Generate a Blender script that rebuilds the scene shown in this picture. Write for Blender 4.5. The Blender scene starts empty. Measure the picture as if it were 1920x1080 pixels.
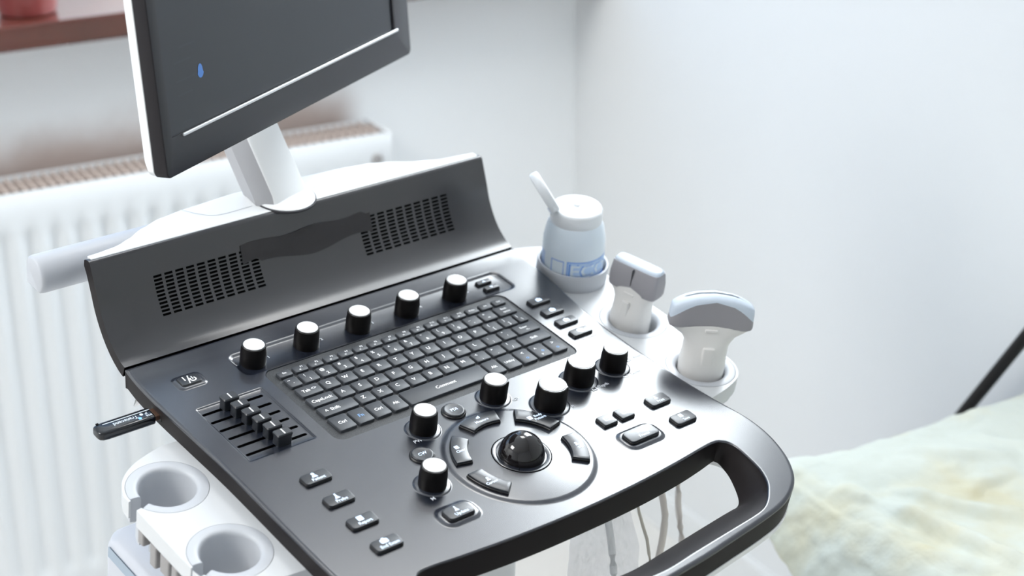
import bpy, bmesh, math, random
from math import sin, cos, pi, radians, hypot, atan2, sqrt
from mathutils import Vector, Matrix, noise, geometry

random.seed(4)
scene = bpy.context.scene
COL = scene.collection
MM = 0.001

# ------------------------------------------------------------------ materials
def lin(c):
    return tuple((v / 255 / 12.92) if v / 255 <= 0.04045 else ((v / 255 + 0.055) / 1.055) ** 2.4 for v in c) + (1.0,)

def mat(name, rgb, rough=0.5, metal=0.0, spec=0.5, bump=None, emit=None, trans=0.0, alpha=None, sss=0.0, coat=0.0, var=None):
    m = bpy.data.materials.new(name)
    m.use_nodes = True
    nt = m.node_tree
    b = nt.nodes['Principled BSDF']
    col = lin(rgb)
    b.inputs['Base Color'].default_value = col
    b.inputs['Roughness'].default_value = rough
    b.inputs['Metallic'].default_value = metal
    b.inputs['Specular IOR Level'].default_value = spec
    b.inputs['Coat Weight'].default_value = coat
    b.inputs['Coat Roughness'].default_value = 0.12
    if trans:
        b.inputs['Transmission Weight'].default_value = trans
    if sss:
        b.inputs['Subsurface Weight'].default_value = sss
        b.inputs['Subsurface Radius'].default_value = (0.02, 0.02, 0.02)
    if emit:
        b.inputs['Emission Color'].default_value = lin(emit[0])
        b.inputs['Emission Strength'].default_value = emit[1]
    tc = None
    if bump or var:
        tc = nt.nodes.new('ShaderNodeTexCoord')
    if bump:
        n = nt.nodes.new('ShaderNodeTexNoise')
        n.inputs['Scale'].default_value = bump[0]
        n.inputs['Detail'].default_value = 3
        nt.links.new(tc.outputs['Object'], n.inputs['Vector'])
        bp = nt.nodes.new('ShaderNodeBump')
        bp.inputs['Strength'].default_value = bump[1]
        bp.inputs['Distance'].default_value = bump[2]
        nt.links.new(n.outputs['Fac'], bp.inputs['Height'])
        nt.links.new(bp.outputs['Normal'], b.inputs['Normal'])
    if var:
        n = nt.nodes.new('ShaderNodeTexNoise')
        n.inputs['Scale'].default_value = var[0]
        n.inputs['Detail'].default_value = 4
        nt.links.new(tc.outputs['Object'], n.inputs['Vector'])
        r = nt.nodes.new('ShaderNodeValToRGB')
        r.color_ramp.elements[0].position = 0.35
        r.color_ramp.elements[1].position = 0.65
        r.color_ramp.elements[0].color = col
        r.color_ramp.elements[1].color = lin(var[1])
        nt.links.new(n.outputs['Fac'], r.inputs['Fac'])
        nt.links.new(r.outputs['Color'], b.inputs['Base Color'])
    return m

M = {}
M['deck'] = mat('deck_plastic', (30, 34, 44), 0.25, spec=1.0, bump=(1500, 0.1, 0.00004))
M['deck_side'] = mat('deck_side_plastic', (27, 23, 24), 0.55, spec=0.22, bump=(1500, 0.1, 0.00004))
M['panel'] = mat('panel_plastic', (33, 31, 35), 0.32, spec=1.0, bump=(1500, 0.1, 0.00004))
M['hole'] = mat('dark_hole', (12, 11, 12), 0.9, spec=0.1)
M['key'] = mat('key_plastic', (58, 61, 66), 0.5, spec=0.4, bump=(1500, 0.1, 0.00004))
M['keybase'] = mat('keyboard_base', (40, 42, 45), 0.55, spec=0.4, var=(900, (62, 64, 66)))
M['btn'] = mat('button_plastic', (38, 41, 46), 0.32, spec=0.5)
M['btnside'] = mat('button_side', (13, 13, 15), 0.4)
M['knob'] = mat('knob_black', (10, 7, 7), 0.42, spec=0.28)
M['cap'] = mat('knob_cap_white', (236, 236, 236), 0.35)
M['chrome'] = mat('knob_rim', (40, 38, 38), 0.18, spec=0.6)
M['ball'] = mat('trackball_black', (24, 21, 22), 0.06, spec=0.6)
M['legend'] = mat('legend_white', (248, 249, 250), 0.6)
M['legendblue'] = mat('legend_blue', (120, 165, 215), 0.6)
M['print'] = mat('panel_print', (225, 228, 232), 0.6)
M['glow'] = mat('backlit_legend', (205, 225, 250), 0.5, emit=((205, 224, 255), 0.75))
M['white'] = mat('white_plastic', (236, 237, 237), 0.4)
M['whitesoft'] = mat('ring_plastic', (188, 191, 196), 0.45)
M['traywhite'] = mat('tray_plastic', (206, 208, 210), 0.42)
M['greylower'] = mat('lower_plastic', (188, 191, 198), 0.45)
M['stripe'] = mat('grey_blue_stripe', (150, 164, 178), 0.4)
M['bargrey'] = mat('handle_bar_grey', (182, 185, 191), 0.4)
M['toothgrey'] = mat('hook_grey', (150, 147, 146), 0.6)
M['armside'] = mat('arm_grey', (165, 165, 168), 0.45)
M['gap'] = mat('seam_dark', (60, 60, 64), 0.8)
M['screenbez'] = mat('bezel_black', (44, 44, 49), 0.34, spec=0.5)
M['bezside'] = mat('bezel_side', (34, 31, 34), 0.5, spec=0.3)
M['screen'] = mat('screen_glass', (43, 46, 52), 0.3, spec=0.5)
M['screenui'] = mat('screen_icon_blue', (70, 120, 190), 0.4, emit=((70, 120, 190), 0.12))
M['screentxt'] = mat('screen_text', (50, 54, 60), 0.4)
M['silver'] = mat('silver_strip', (225, 226, 228), 0.3, metal=0.3)
M['potred'] = mat('pot_red', (128, 62, 60), 0.35)
M['soil'] = mat('soil_brown', (60, 46, 38), 0.95)
M['tape'] = mat('black_tape', (39, 36, 38), 0.42, spec=0.5, bump=(120, 0.4, 0.0006))
M['probegrey'] = mat('probe_grey', (158, 156, 160), 0.5, spec=0.3)
M['probewhite'] = mat('probe_white', (232, 230, 227), 0.4)
M['lens'] = mat('probe_lens', (208, 219, 232), 0.35)
M['cable'] = mat('cable_beige', (216, 208, 201), 0.5)
M['thincable'] = mat('cable_thin', (196, 190, 178), 0.5)
M['tube'] = mat('tube_grey', (240, 240, 239), 0.5)
M['usb'] = mat('usb_gloss_black', (14, 17, 24), 0.1, spec=0.6)
M['usbmetal'] = mat('usb_metal', (150, 116, 98), 0.3, metal=0.9)
M['usbport'] = mat('usb_port', (24, 22, 22), 0.6)
M['usbled'] = mat('usb_led', (90, 160, 250), 0.4, emit=((110, 175, 255), 1.5))
M['usbline'] = mat('usb_print', (215, 222, 230), 0.4)
M['bottle'] = mat('bottle_blue', (230, 240, 250), 0.3, sss=0.3)
M['bottlecap'] = mat('bottle_cap', (240, 242, 244), 0.35, sss=0.2)
M['bluelabel'] = mat('label_blue', (95, 152, 232), 0.5)
M['bluepale'] = mat('label_pale', (222, 234, 246), 0.5)
M['labelmid'] = mat('label_mid', (186, 212, 245), 0.5)
M['couch'] = mat('couch_vinyl', (228, 230, 232), 0.5)
M['couchframe'] = mat('couch_frame', (225, 225, 225), 0.4, metal=0.2)
M['cover'] = mat('couch_cover', (216, 221, 211), 0.75, spec=0.2, var=(9, (214, 207, 176)), bump=(30, 0.5, 0.008))
M['rad'] = mat('radiator_white', (214, 217, 219), 0.4)
M['grille'] = mat('radiator_grille', (178, 164, 156), 0.7)
M['grillein'] = mat('radiator_inside', (132, 116, 108), 0.9)
M['wood'] = mat('sill_wood', (84, 43, 34), 0.2, spec=0.5, coat=0.8, var=(9, (70, 37, 31)))
M['wallr'] = mat('wall_paint', (223, 225, 226), 0.7, spec=0.2)
M['floor'] = mat('floor_vinyl', (222, 221, 218), 0.35, var=(3, (214, 210, 205)))
M['ceil'] = mat('ceiling_paint', (240, 240, 240), 0.9)
M['pole'] = mat('pole_black', (12, 10, 11), 0.5, spec=0.25)
M['lampwhite'] = mat('lamp_housing', (230, 230, 230), 0.5)

def glass_mat(name, tint, gloss=0.12, rough=0.05, diffuse=0.0):
    m = bpy.data.materials.new(name); m.use_nodes = True
    nt = m.node_tree; nt.nodes.clear()
    o = nt.nodes.new('ShaderNodeOutputMaterial')
    t = nt.nodes.new('ShaderNodeBsdfTransparent'); t.inputs[0].default_value = lin(tint)
    g = nt.nodes.new('ShaderNodeBsdfGlossy'); g.inputs['Roughness'].default_value = rough
    mx = nt.nodes.new('ShaderNodeMixShader')
    lw = nt.nodes.new('ShaderNodeLayerWeight'); lw.inputs['Blend'].default_value = 0.5
    pw = nt.nodes.new('ShaderNodeMath'); pw.operation = 'POWER'; pw.inputs[1].default_value = 4
    fr = nt.nodes.new('ShaderNodeMath'); fr.operation = 'MULTIPLY_ADD'; fr.inputs[1].default_value = gloss * 4; fr.inputs[2].default_value = gloss * .35
    nt.links.new(lw.outputs['Facing'], pw.inputs[0]); nt.links.new(pw.outputs[0], fr.inputs[0])
    nt.links.new(fr.outputs[0], mx.inputs[0])
    nt.links.new(t.outputs[0], mx.inputs[1]); nt.links.new(g.outputs[0], mx.inputs[2])
    last = mx
    if diffuse:
        d = nt.nodes.new('ShaderNodeBsdfDiffuse'); d.inputs[0].default_value = lin((240, 242, 244))
        tl = nt.nodes.new('ShaderNodeBsdfTranslucent'); tl.inputs[0].default_value = lin((240, 242, 244))
        ad = nt.nodes.new('ShaderNodeMixShader'); ad.inputs[0].default_value = 0.5
        nt.links.new(d.outputs[0], ad.inputs[1]); nt.links.new(tl.outputs[0], ad.inputs[2])
        m2 = nt.nodes.new('ShaderNodeMixShader'); m2.inputs[0].default_value = diffuse
        nt.links.new(mx.outputs[0], m2.inputs[1]); nt.links.new(ad.outputs[0], m2.inputs[2]); last = m2
    nt.links.new(last.outputs[0], o.inputs[0])
    return m
M['pane'] = glass_mat('window_glass', (250, 252, 253))
def film_bump(m):
    nt = m.node_tree
    tc = nt.nodes.new('ShaderNodeTexCoord'); n = nt.nodes.new('ShaderNodeTexNoise'); n.inputs['Scale'].default_value = 75
    bp = nt.nodes.new('ShaderNodeBump'); bp.inputs['Strength'].default_value = 1.0; bp.inputs['Distance'].default_value = 0.012
    nt.links.new(tc.outputs['Object'], n.inputs['Vector']); nt.links.new(n.outputs['Fac'], bp.inputs['Height'])
    for q in nt.nodes:
        if q.type == 'BSDF_GLOSSY': nt.links.new(bp.outputs['Normal'], q.inputs['Normal'])
    return m
for n_ in M['cover'].node_tree.nodes:
    if n_.type == 'VALTORGB': n_.color_ramp.elements[0].position = .5; n_.color_ramp.elements[1].position = .78
M['film'] = film_bump(glass_mat('clear_bag_film', (253, 253, 254), gloss=0.18, rough=0.08, diffuse=0.16))

# left wall: pale paint with a brown band fading upwards above the radiator
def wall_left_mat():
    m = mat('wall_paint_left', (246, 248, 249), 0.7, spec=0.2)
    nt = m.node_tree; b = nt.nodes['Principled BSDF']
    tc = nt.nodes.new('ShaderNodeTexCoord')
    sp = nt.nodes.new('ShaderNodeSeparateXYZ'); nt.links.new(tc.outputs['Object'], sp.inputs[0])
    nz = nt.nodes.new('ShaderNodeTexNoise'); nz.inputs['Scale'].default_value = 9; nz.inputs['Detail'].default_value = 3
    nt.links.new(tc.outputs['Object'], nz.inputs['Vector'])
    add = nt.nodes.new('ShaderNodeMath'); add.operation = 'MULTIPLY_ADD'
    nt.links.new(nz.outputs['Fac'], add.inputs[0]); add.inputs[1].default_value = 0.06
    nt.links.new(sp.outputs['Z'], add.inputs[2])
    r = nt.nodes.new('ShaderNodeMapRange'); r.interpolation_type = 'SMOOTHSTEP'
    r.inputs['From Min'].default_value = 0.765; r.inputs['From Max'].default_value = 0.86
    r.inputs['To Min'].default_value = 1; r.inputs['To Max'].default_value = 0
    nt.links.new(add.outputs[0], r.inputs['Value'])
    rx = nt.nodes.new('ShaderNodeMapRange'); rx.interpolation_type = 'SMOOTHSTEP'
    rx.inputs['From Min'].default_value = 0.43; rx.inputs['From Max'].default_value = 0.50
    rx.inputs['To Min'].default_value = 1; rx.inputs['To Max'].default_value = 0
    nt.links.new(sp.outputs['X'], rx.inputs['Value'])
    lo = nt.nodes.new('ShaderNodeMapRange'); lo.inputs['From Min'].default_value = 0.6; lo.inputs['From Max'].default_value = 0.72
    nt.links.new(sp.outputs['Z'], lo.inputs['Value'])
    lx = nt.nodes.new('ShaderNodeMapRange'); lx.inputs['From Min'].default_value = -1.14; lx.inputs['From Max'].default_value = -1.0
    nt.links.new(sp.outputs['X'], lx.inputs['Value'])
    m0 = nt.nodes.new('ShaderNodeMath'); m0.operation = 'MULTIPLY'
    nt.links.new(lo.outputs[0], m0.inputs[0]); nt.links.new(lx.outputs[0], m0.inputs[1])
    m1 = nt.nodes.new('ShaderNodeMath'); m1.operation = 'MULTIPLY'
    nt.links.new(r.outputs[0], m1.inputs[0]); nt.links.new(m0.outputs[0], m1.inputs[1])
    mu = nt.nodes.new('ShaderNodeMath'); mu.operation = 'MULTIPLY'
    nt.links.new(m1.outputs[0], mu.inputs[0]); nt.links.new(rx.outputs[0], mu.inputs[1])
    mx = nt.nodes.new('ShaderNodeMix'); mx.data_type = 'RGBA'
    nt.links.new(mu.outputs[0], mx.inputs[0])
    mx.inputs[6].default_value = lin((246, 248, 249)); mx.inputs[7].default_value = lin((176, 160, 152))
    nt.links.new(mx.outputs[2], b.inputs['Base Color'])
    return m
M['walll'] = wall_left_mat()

# ------------------------------------------------------------------ object helpers
WM = {}
def link(o, parent=None, mw=None):
    COL.objects.link(o)
    mw = mw or Matrix.Identity(4)
    WM[o.name] = mw
    if parent is not None:
        o.parent = parent
        o.matrix_basis = WM[parent.name].inverted() @ mw
    else:
        o.matrix_basis = mw
    return o

def mesh_obj(name, bm, mats, parent=None, mw=None, smooth=35):
    me = bpy.data.meshes.new(name)
    bmesh.ops.recalc_face_normals(bm, faces=bm.faces) if getattr(bm, '_recalc', True) else None
    bm.to_mesh(me); bm.free()
    for m in (mats if isinstance(mats, (list, tuple)) else [mats]):
        me.materials.append(M[m])
    if smooth:
        for p in me.polygons: p.use_smooth = True
        me.set_sharp_from_angle(angle=radians(smooth))
    return link(bpy.data.objects.new(name, me), parent, mw)

def empty(name, mw=None, parent=None):
    o = bpy.data.objects.new(name, None); o.empty_display_size = 0.05
    return link(o, parent, mw)

def tag(o, label=None, cat=None, group=None, kind=None):
    if label: o['label'] = label
    if cat: o['category'] = cat
    if group: o['group'] = group
    if kind: o['kind'] = kind
    return o

def T(x, y, z): return Matrix.Translation((x, y, z))
def RZ(a): return Matrix.Rotation(a, 4, 'Z')

class BM:
    """bmesh holder that grows shapes in millimetres"""
    def __init__(s): s.bm = bmesh.new(); s.mi = 0
    def v(s, p): return s.bm.verts.new((p[0] * MM, p[1] * MM, p[2] * MM))
    def f(s, vs, mi=None):
        try:
            f = s.bm.faces.new(vs); f.material_index = s.mi if mi is None else mi
            return f
        except ValueError: return None
    def strip(s, loops, closed=True, mi=None):
        vl = [[s.v(p) for p in L] for L in loops]
        for a, b in zip(vl, vl[1:]):
            n = len(a)
            for i in range(n if closed else n - 1):
                j = (i + 1) % n
                s.f((a[i], a[j], b[j], b[i]), mi)
        return vl
    def cap(s, vs, mi=None, flip=False): return s.f(list(reversed(vs)) if flip else vs, mi)
    def loft(s, loops, mi=None, cap0=True, cap1=True):
        vl = s.strip(loops, True, mi)
        if cap0: s.cap(vl[0], mi, True)
        if cap1: s.cap(vl[-1], mi)
        return vl
    def box(s, x0, x1, y0, y1, z0, z1, mi=None):
        s.loft([[(x0, y0, z), (x1, y0, z), (x1, y1, z), (x0, y1, z)] for z in (z0, z1)], mi)
    def rbox(s, x0, x1, y0, y1, z0, z1, r, fil=1.0, mi=None, seg=6, mitop=None):
        cx, cy, w, d = (x0 + x1) / 2, (y0 + y1) / 2, x1 - x0, y1 - y0
        L = [rrect(cx, cy, w, d, r, z0, seg)]
        for k in range(5):
            a = k / 4 * pi / 2
            o = fil * (1 - cos(a))
            L.append(rrect(cx, cy, w - 2 * o, d - 2 * o, max(r - o, .2), z1 - fil + fil * sin(a), seg))
        vl = s.loft(L, mi)
        if mitop is not None:
            for f in vl[-1][0].link_faces:
                if len(f.verts) > 4: f.material_index = mitop
    def tube(s, pts, rad, seg=10, mi=None):
        P = [Vector(p) for p in pts]; loops = []
        up = Vector((0.13, 0.27, 0.95))
        for i, p in enumerate(P):
            t = (P[min(i + 1, len(P) - 1)] - P[max(i - 1, 0)]).normalized()
            a = t.cross(up)
            if a.length < .1: a = t.cross(Vector((1, 0, 0)))
            a.normalize(); b = t.cross(a)
            loops.append([p + rad * (a * cos(2 * pi * k / seg) + b * sin(2 * pi * k / seg)) for k in range(seg)])
        s.loft(loops, mi)
    def revolve(s, prof, cx=0, cy=0, seg=40, mi=None, cap0=True, cap1=True):
        return s.loft([[(cx + r * cos(2 * pi * k / seg), cy + r * sin(2 * pi * k / seg), z) for k in range(seg)] for r, z in prof], mi, cap0, cap1)
    def text(s, body, x, y, z, size, rot=0, mi=0, align='CENTER', sx=1.0):
        vs, fs = glyphs(body)
        if not vs: return
        x0 = min(v[0] for v in vs); x1 = max(v[0] for v in vs); y0 = min(v[1] for v in vs); y1 = max(v[1] for v in vs)
        ox = (x0 + x1) / 2 if align == 'CENTER' else x0
        oy = 0.35
        c, sn = cos(rot), sin(rot)
        nv = []
        for v in vs:
            a, b = (v[0] - ox) * size * sx, (v[1] - oy) * size
            nv.append(s.v((x + a * c - b * sn, y + a * sn + b * c, z)))
        for f in fs: s.f([nv[i] for i in f], mi)
    def poly(s, pts, z, mi=0):
        s.f([s.v((p[0], p[1], z)) for p in pts], mi)

_gl = {}
def glyphs(body):
    if body not in _gl:
        cu = bpy.data.curves.new('tmp', 'FONT'); cu.body = body; cu.size = 1; cu.resolution_u = 2; cu.offset = 0.018
        o = bpy.data.objects.new('tmp', cu); COL.objects.link(o)
        dg = bpy.context.evaluated_depsgraph_get(); dg.update()
        me = o.evaluated_get(dg).to_mesh()
        _gl[body] = ([tuple(v.co[:2]) for v in me.vertices], [tuple(p.vertices) for p in me.polygons])
        o.evaluated_get(dg).to_mesh_clear()
        bpy.data.objects.remove(o); bpy.data.curves.remove(cu)
    return _gl[body]

def rrect(cx, cy, w, d, r, z=None, seg=6):
    r = min(r, w / 2 - .01, d / 2 - .01); out = []
    for (sx, sy, a0) in ((1, 1, 0), (-1, 1, 90), (-1, -1, 180), (1, -1, 270)):
        for k in range(seg + 1):
            a = radians(a0 + 90 * k / seg)
            p = (cx + sx * (w / 2 - r) + r * cos(a), cy + sy * (d / 2 - r) + r * sin(a))
            out.append(p if z is None else (p[0], p[1], z))
    return out
def circ(cx, cy, r, n=48, z=None):
    return [(cx + r * cos(2 * pi * k / n), cy + r * sin(2 * pi * k / n)) + (() if z is None else (z,)) for k in range(n)]

def catmull(P, step, closed=False):
    out = []; n = len(P)
    for i in range(n if closed else n - 1):
        p0 = Vector(P[(i - 1) % n] if closed or i > 0 else P[i]); p1 = Vector(P[i]); p2 = Vector(P[(i + 1) % n])
        p3 = Vector(P[(i + 2) % n] if closed or i + 2 < n else P[(i + 1) % n])
        m = max(1, int((p2 - p1).length / step))
        for k in range(m):
            t = k / m
            out.append(.5 * ((2 * p1) + (p2 - p0) * t + (2 * p0 - 5 * p1 + 4 * p2 - p3) * t * t + (3 * p1 - p0 - 3 * p2 + p3) * t ** 3))
    if not closed: out.append(Vector(P[-1]))
    return [tuple(p) for p in out]

def offset(L, d):
    """move a CCW closed polyline inwards by d"""
    n = len(L); out = []
    for i in range(n):
        a, b = Vector(L[i - 1][:2]), Vector(L[(i + 1) % n][:2])
        t = (b - a).normalized()
        out.append((L[i][0] - t.y * d, L[i][1] + t.x * d))
    return out
def area(L): return sum(L[i - 1][0] * L[i][1] - L[i][0] * L[i - 1][1] for i in range(len(L))) / 2
def inside(p, L):
    x, y = p; c = False; n = len(L); j = n - 1
    for i in range(n):
        xi, yi = L[i][0], L[i][1]; xj, yj = L[j][0], L[j][1]
        if (yi > y) != (yj > y) and x < (xj - xi) * (y - yi) / (yj - yi) + xi: c = not c
        j = i
    return c

def cdt(loops, keep):
    vs, es = [], []
    for L in loops:
        b = len(vs); n = len(L)
        vs += [Vector((p[0], p[1])) for p in L]
        es += [(b + i, b + (i + 1) % n) for i in range(n)]
    r = geometry.delaunay_2d_cdt(vs, es, [], 0, 1e-5)
    ov, of = r[0], r[2]
    return [tuple(v) for v in ov], [f for f in of if keep((sum(ov[i].x for i in f) / len(f), sum(ov[i].y for i in f) / len(f)))]

# ------------------------------------------------------------------ frames
TILT = radians(11.947)
DECK = T(0, 0, 0.88) @ Matrix.Rotation(TILT, 4, 'X')      # the console's sloping top
A0 = radians(-12.1)
ROOM = RZ(A0)                                             # walls: local x along the window wall, local y outwards

# ================================================================== ULTRASOUND MACHINE
machine = empty('ultrasound_machine', T(0, 0.1, 0))
tag(machine, 'ultrasound machine with sloping black control console and tilted monitor', 'ultrasound machine')

# ---- deck outline
right = [(224, 174.5), (222.8, 126), (216, 78), (210.5, 34), (209, -6), (209.3, -42), (211.5, -84), (215.3, -124), (219.5, -152), (221.8, -170),
         (221, -192), (215.8, -214), (206.2, -236), (191, -256), (172, -269), (151, -277), (122, -282), (88, -286), (44, -291), (0, -294)]
left = [(-44, -291), (-88, -286), (-122, -282), (-151, -277), (-172, -269), (-193, -256), (-210, -236), (-221, -212), (-227, -188),
        (-229, -150), (-229, -100), (-228, -40), (-227.5, 10), (-228.5, 60), (-229.5, 110), (-229, 145), (-227, 174.5)]
cw = catmull(right, 5) + catmull(left, 5)
OUT = list(reversed(cw))                       # counter clockwise
pair = [((0, -191), (0, -194)), ((40, -190.2), (38, -193.7)), ((80, -188.3), (78, -192)), ((120, -185), (118, -188.5)), ((150, -181.8), (148, -184.3)),
        ((163, -181), (163, -181.5)), ((170, -182), (170.5, -180.5)), ((175, -186), (172, -184)), ((177.6, -196), (170.5, -192)), ((176.2, -211), (165.5, -206)), ((172.2, -230), (156, -223)),
        ((164, -246.5), (148, -234)), ((153, -258), (141, -239)), ((142, -266.5), (133, -239.8)), ((131, -271.5), (122, -240.6)), ((115, -274), (107, -242)), ((80, -277), (76, -245)),
        ((40, -280.5), (38, -249)), ((0, -284), (0, -252))]
pair4 = [a + b for a, b in pair]
pair4 += [(-p[0], p[1], -p[2], p[3]) for p in reversed(pair4[1:-1])]
P4 = catmull(pair4, 4, True)
if area(P4) < 0: P4.reverse()
HOLE = [(p[0], p[1]) for p in P4]
low = [(p[2], p[3]) for p in P4]
if area(OUT) < 0: OUT.reverse()

FEAT = []   # (kind, params, height, slope width)
def feat_rect(cx, cy, w, d, r, h, sl): FEAT.append(('r', (cx, cy, w, d, r), h, sl))
def feat_circ(cx, cy, r, h, sl): FEAT.append(('c', (cx, cy, r), h, sl))
feat_rect(20, 130.5, 320, 38, 9, -1.8, 4.5)            # trough of the five knobs
feat_rect(-171.5, 48.5, 69, 88, 3, -1.0, 2.5)          # slide control field
feat_rect(-187.5, 131, 30, 22, 6, 1.1, 3.0)            # power button pad
feat_rect(-97.5, -140.5, 41, 28, 11, 1.5, 4.5)
feat_rect(112, -139.7, 47, 29, 11, 1.3, 4.0)
feat_circ(-1, -105, 69.5, 1.5, 6.0)                    # trackball disc
feat_rect(15.6, 51, 281.5, 121.5, 10, -1.6, 0.8)       # keyboard well
KN_LOW = [(-51.3, -32.4, 12.4, 20.5), (-92.3, -98.9, 12.4, 20), (33.7, -26.2, 12.6, 20), (71.9, -61.1, 14.9, 22.5), (121.8, -44.7, 14.6, 21), (165.6, -44.4, 12.9, 21)]
for x, y, r, h in KN_LOW: feat_circ(x, y, r + 4.2, 0.9, 1.6)
SLOTS = [(-202.8, 82, -144), (-202.2, 68.5, -143.9), (-202, 55, -143.6), (-201.5, 41.8, -143.2), (-201.2, 28.5, -143), (-201, 15.2, -142.8)]
for x0, y, x1 in SLOTS: feat_rect((x0 + x1) / 2, y, x1 - x0 + 3.2, 3.4, 1.6, -5, 0.25)

def sdf(kind, p, x, y):
    if kind == 'c': return hypot(x - p[0], y - p[1]) - p[2]
    cx, cy, w, d, r = p
    qx, qy = abs(x - cx) - w / 2 + r, abs(y - cy) - d / 2 + r
    return hypot(max(qx, 0), max(qy, 0)) + min(max(qx, qy), 0) - r
def height(x, y):
    z = 0
    for k, p, h, sl in FEAT:
        t = min(1, max(0, -sdf(k, p, x, y) / sl))
        z += h * (3 * t * t - 2 * t ** 3)
    return z

loops = []
RIN = 3.0
FH = 1.6
ZB = lambda y: -20 - 5 * min(1, max(0, (-y - 120) / 90))
OTOP = offset(OUT, RIN); HTOP = [(p[0], p[1]) for p in offset(HOLE, -FH)]
loops += [OTOP, HTOP, offset(OUT, RIN + 1), offset(HOLE, -FH - .8)]
for k, p, h, sl in FEAT:
    for t in ((-0.6, 0, .25, .5, .75, 1.0) if sl > .4 else (-0.3, 0, 1.0)):
        o = t * sl if t > 0 else t * min(sl, 1)
        loops.append(circ(p[0], p[1], p[2] - o, 72) if k == 'c' else rrect(p[0], p[1], p[2] - 2 * o, p[3] - 2 * o, max(p[4] - o, .4)))
for y0_, y1_ in ((151, 170), (154, 167), (157, 164)): loops.append([(x, y0_) for x in range(-220, 220, 20)] + [(x, y1_) for x in range(219, -221, -20)])
ov, of = cdt(loops, lambda c: inside(c, OTOP) and not inside(c, HTOP))
d = BM()
V = [d.v((x, y, height(x, y))) for x, y in ov]
for f in of:
    zc = sum(V[i].co.z for i in f) / len(f) / MM
    d.f([V[i] for i in f], 1 if zc < -2.2 else 0)
# rounded outer rim, side wall
L = []
for k in range(6):
    a = k / 5 * pi / 2
    L.append([(x, y, -RIN * (1 - cos(a))) for x, y in offset(OUT, RIN * (1 - sin(a)))])
d.strip(L, mi=0)
d.strip([L[-1], [(x, y, ZB(y)) for x, y in offset(OUT, 1.2)]], mi=2)
# hand opening
H = []
for k in range(5):
    a = k / 4 * pi / 2
    H.append([(x, y, -FH * (1 - cos(a))) for x, y in offset(HOLE, -FH * (1 - sin(a)))])
d.strip(H, mi=0)
def hole_layer(t):
    out = []
    for (x, y), (lx, ly) in zip(HOLE, low):
        f = min(1, max(0, (-y - 250) / 20))
        zb = -24
        u = t
        z = -FH + (zb + FH) * (t ** (1 + .35 * f))
        out.append((x + (lx - x) * u, y + (ly - y) * u, z))
    return out
LY = [hole_layer(t) for t in (0, .2, .4, .6, .8, 1.0)]
d.strip(LY, mi=2)
# underside
bo = offset(OUT, 1.2)
bi = [(p[0], p[1]) for p in LY[-1]]
bv, bf = cdt([bo, bi], lambda c: inside(c, bo) and not inside(c, bi))
zmap = {}
VB = []
for x, y in bv:
    dm = min((x - p[0]) ** 2 + (y - p[1]) ** 2 for p in bi)
    VB.append(d.v((x, y, -24 if dm < .01 else ZB(y))))
for f in bf: d.f([VB[i] for i in reversed(f)], 2)
# printing on the deck
def prt(s, x, y, size, rot=0, z=0): d.text(s, x, y, height(x, y) + .25 + z, size, rot, 3)
for i, (x, y) in enumerate([(-104.3, 131.4), (-45.1, 132.1), (13.6, 131.8), (72, 132.1), (130, 132)]): prt(str(i + 1), x, y, 5)
prt('PW', -65, -43.5, 5.6); prt('M', -103, -114, 5.4); prt('CF', 50.5, -38, 5.4); prt('B', 89.5, -73.5, 5.4)
prt('Depth', 137, -62, 5.2); prt('Zoom', 179, -61.5, 5.2); prt('Steer', 203 - 3, -41.5, 5.0); prt('Bodymark', 183, 6.5, 4.6)
def icon_box(x, y, s):
    a = rrect(x, y, s, s * .8, .6, None, 2); b = rrect(x, y, s * .62, s * .42, .3, None, 2)
    z = height(x, y) + .25
    va = [d.v((p[0], p[1], z)) for p in a]; vb = [d.v((p[0], p[1], z)) for p in b]
    for i in range(len(a)):
        j = (i + 1) % len(a); d.f((va[i], va[j], vb[j], vb[i]), 3)
icon_box(125.5, -62.5, 6); icon_box(166.5, -61.8, 6); icon_box(187.5, -43, 5.5)
bmesh.ops.remove_doubles(d.bm, verts=d.bm.verts, dist=2e-6)
for v in d.bm.verts:                          # the deck sweeps up gently towards the rear panel
    if v.co.y > .150: v.co.z += .0013 * ((v.co.y - .150) / .025) ** 2
deck = mesh_obj('control_deck', d.bm, ['deck', 'hole', 'deck_side', 'print'], machine, DECK, 38)

# ---- white lower shell under the deck
s = BM()
o1 = [(x + 13.0 * (1 if x < 0 else -1) * (1 if y > -200 else 0), y) for x, y in offset(OUT, .6)]
h1 = [(p[0], p[1]) for p in offset(bi, -9)]
s.strip([[(x, y, ZB(y) - .4) for x, y in offset(OUT, 20)], [(x, y, ZB(y) - .4) for x, y in o1], [(x, y, ZB(y) - 6) for x, y in o1], [(x, y, ZB(y) - 11) for x, y in offset(OUT, 15)]])
sv, sf = cdt([offset(OUT, 15), h1], lambda c: inside(c, offset(OUT, 15)) and not inside(c, h1))
VS = [s.v((x, y, ZB(y) - 11 if min((x - p[0]) ** 2 + (y - p[1]) ** 2 for p in h1) > .01 else -34)) for x, y in sv]
for f in sf: s.f([VS[i] for i in reversed(f)])
s.strip([[(x, y, -34) for x, y in h1], [(x, y, -24.5) for x, y in offset(bi, -8.0)]])
bmesh.ops.remove_doubles(s.bm, verts=s.bm.verts, dist=2e-6)
mesh_obj('lower_shell', s.bm, 'white', machine, DECK, 40)

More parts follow.
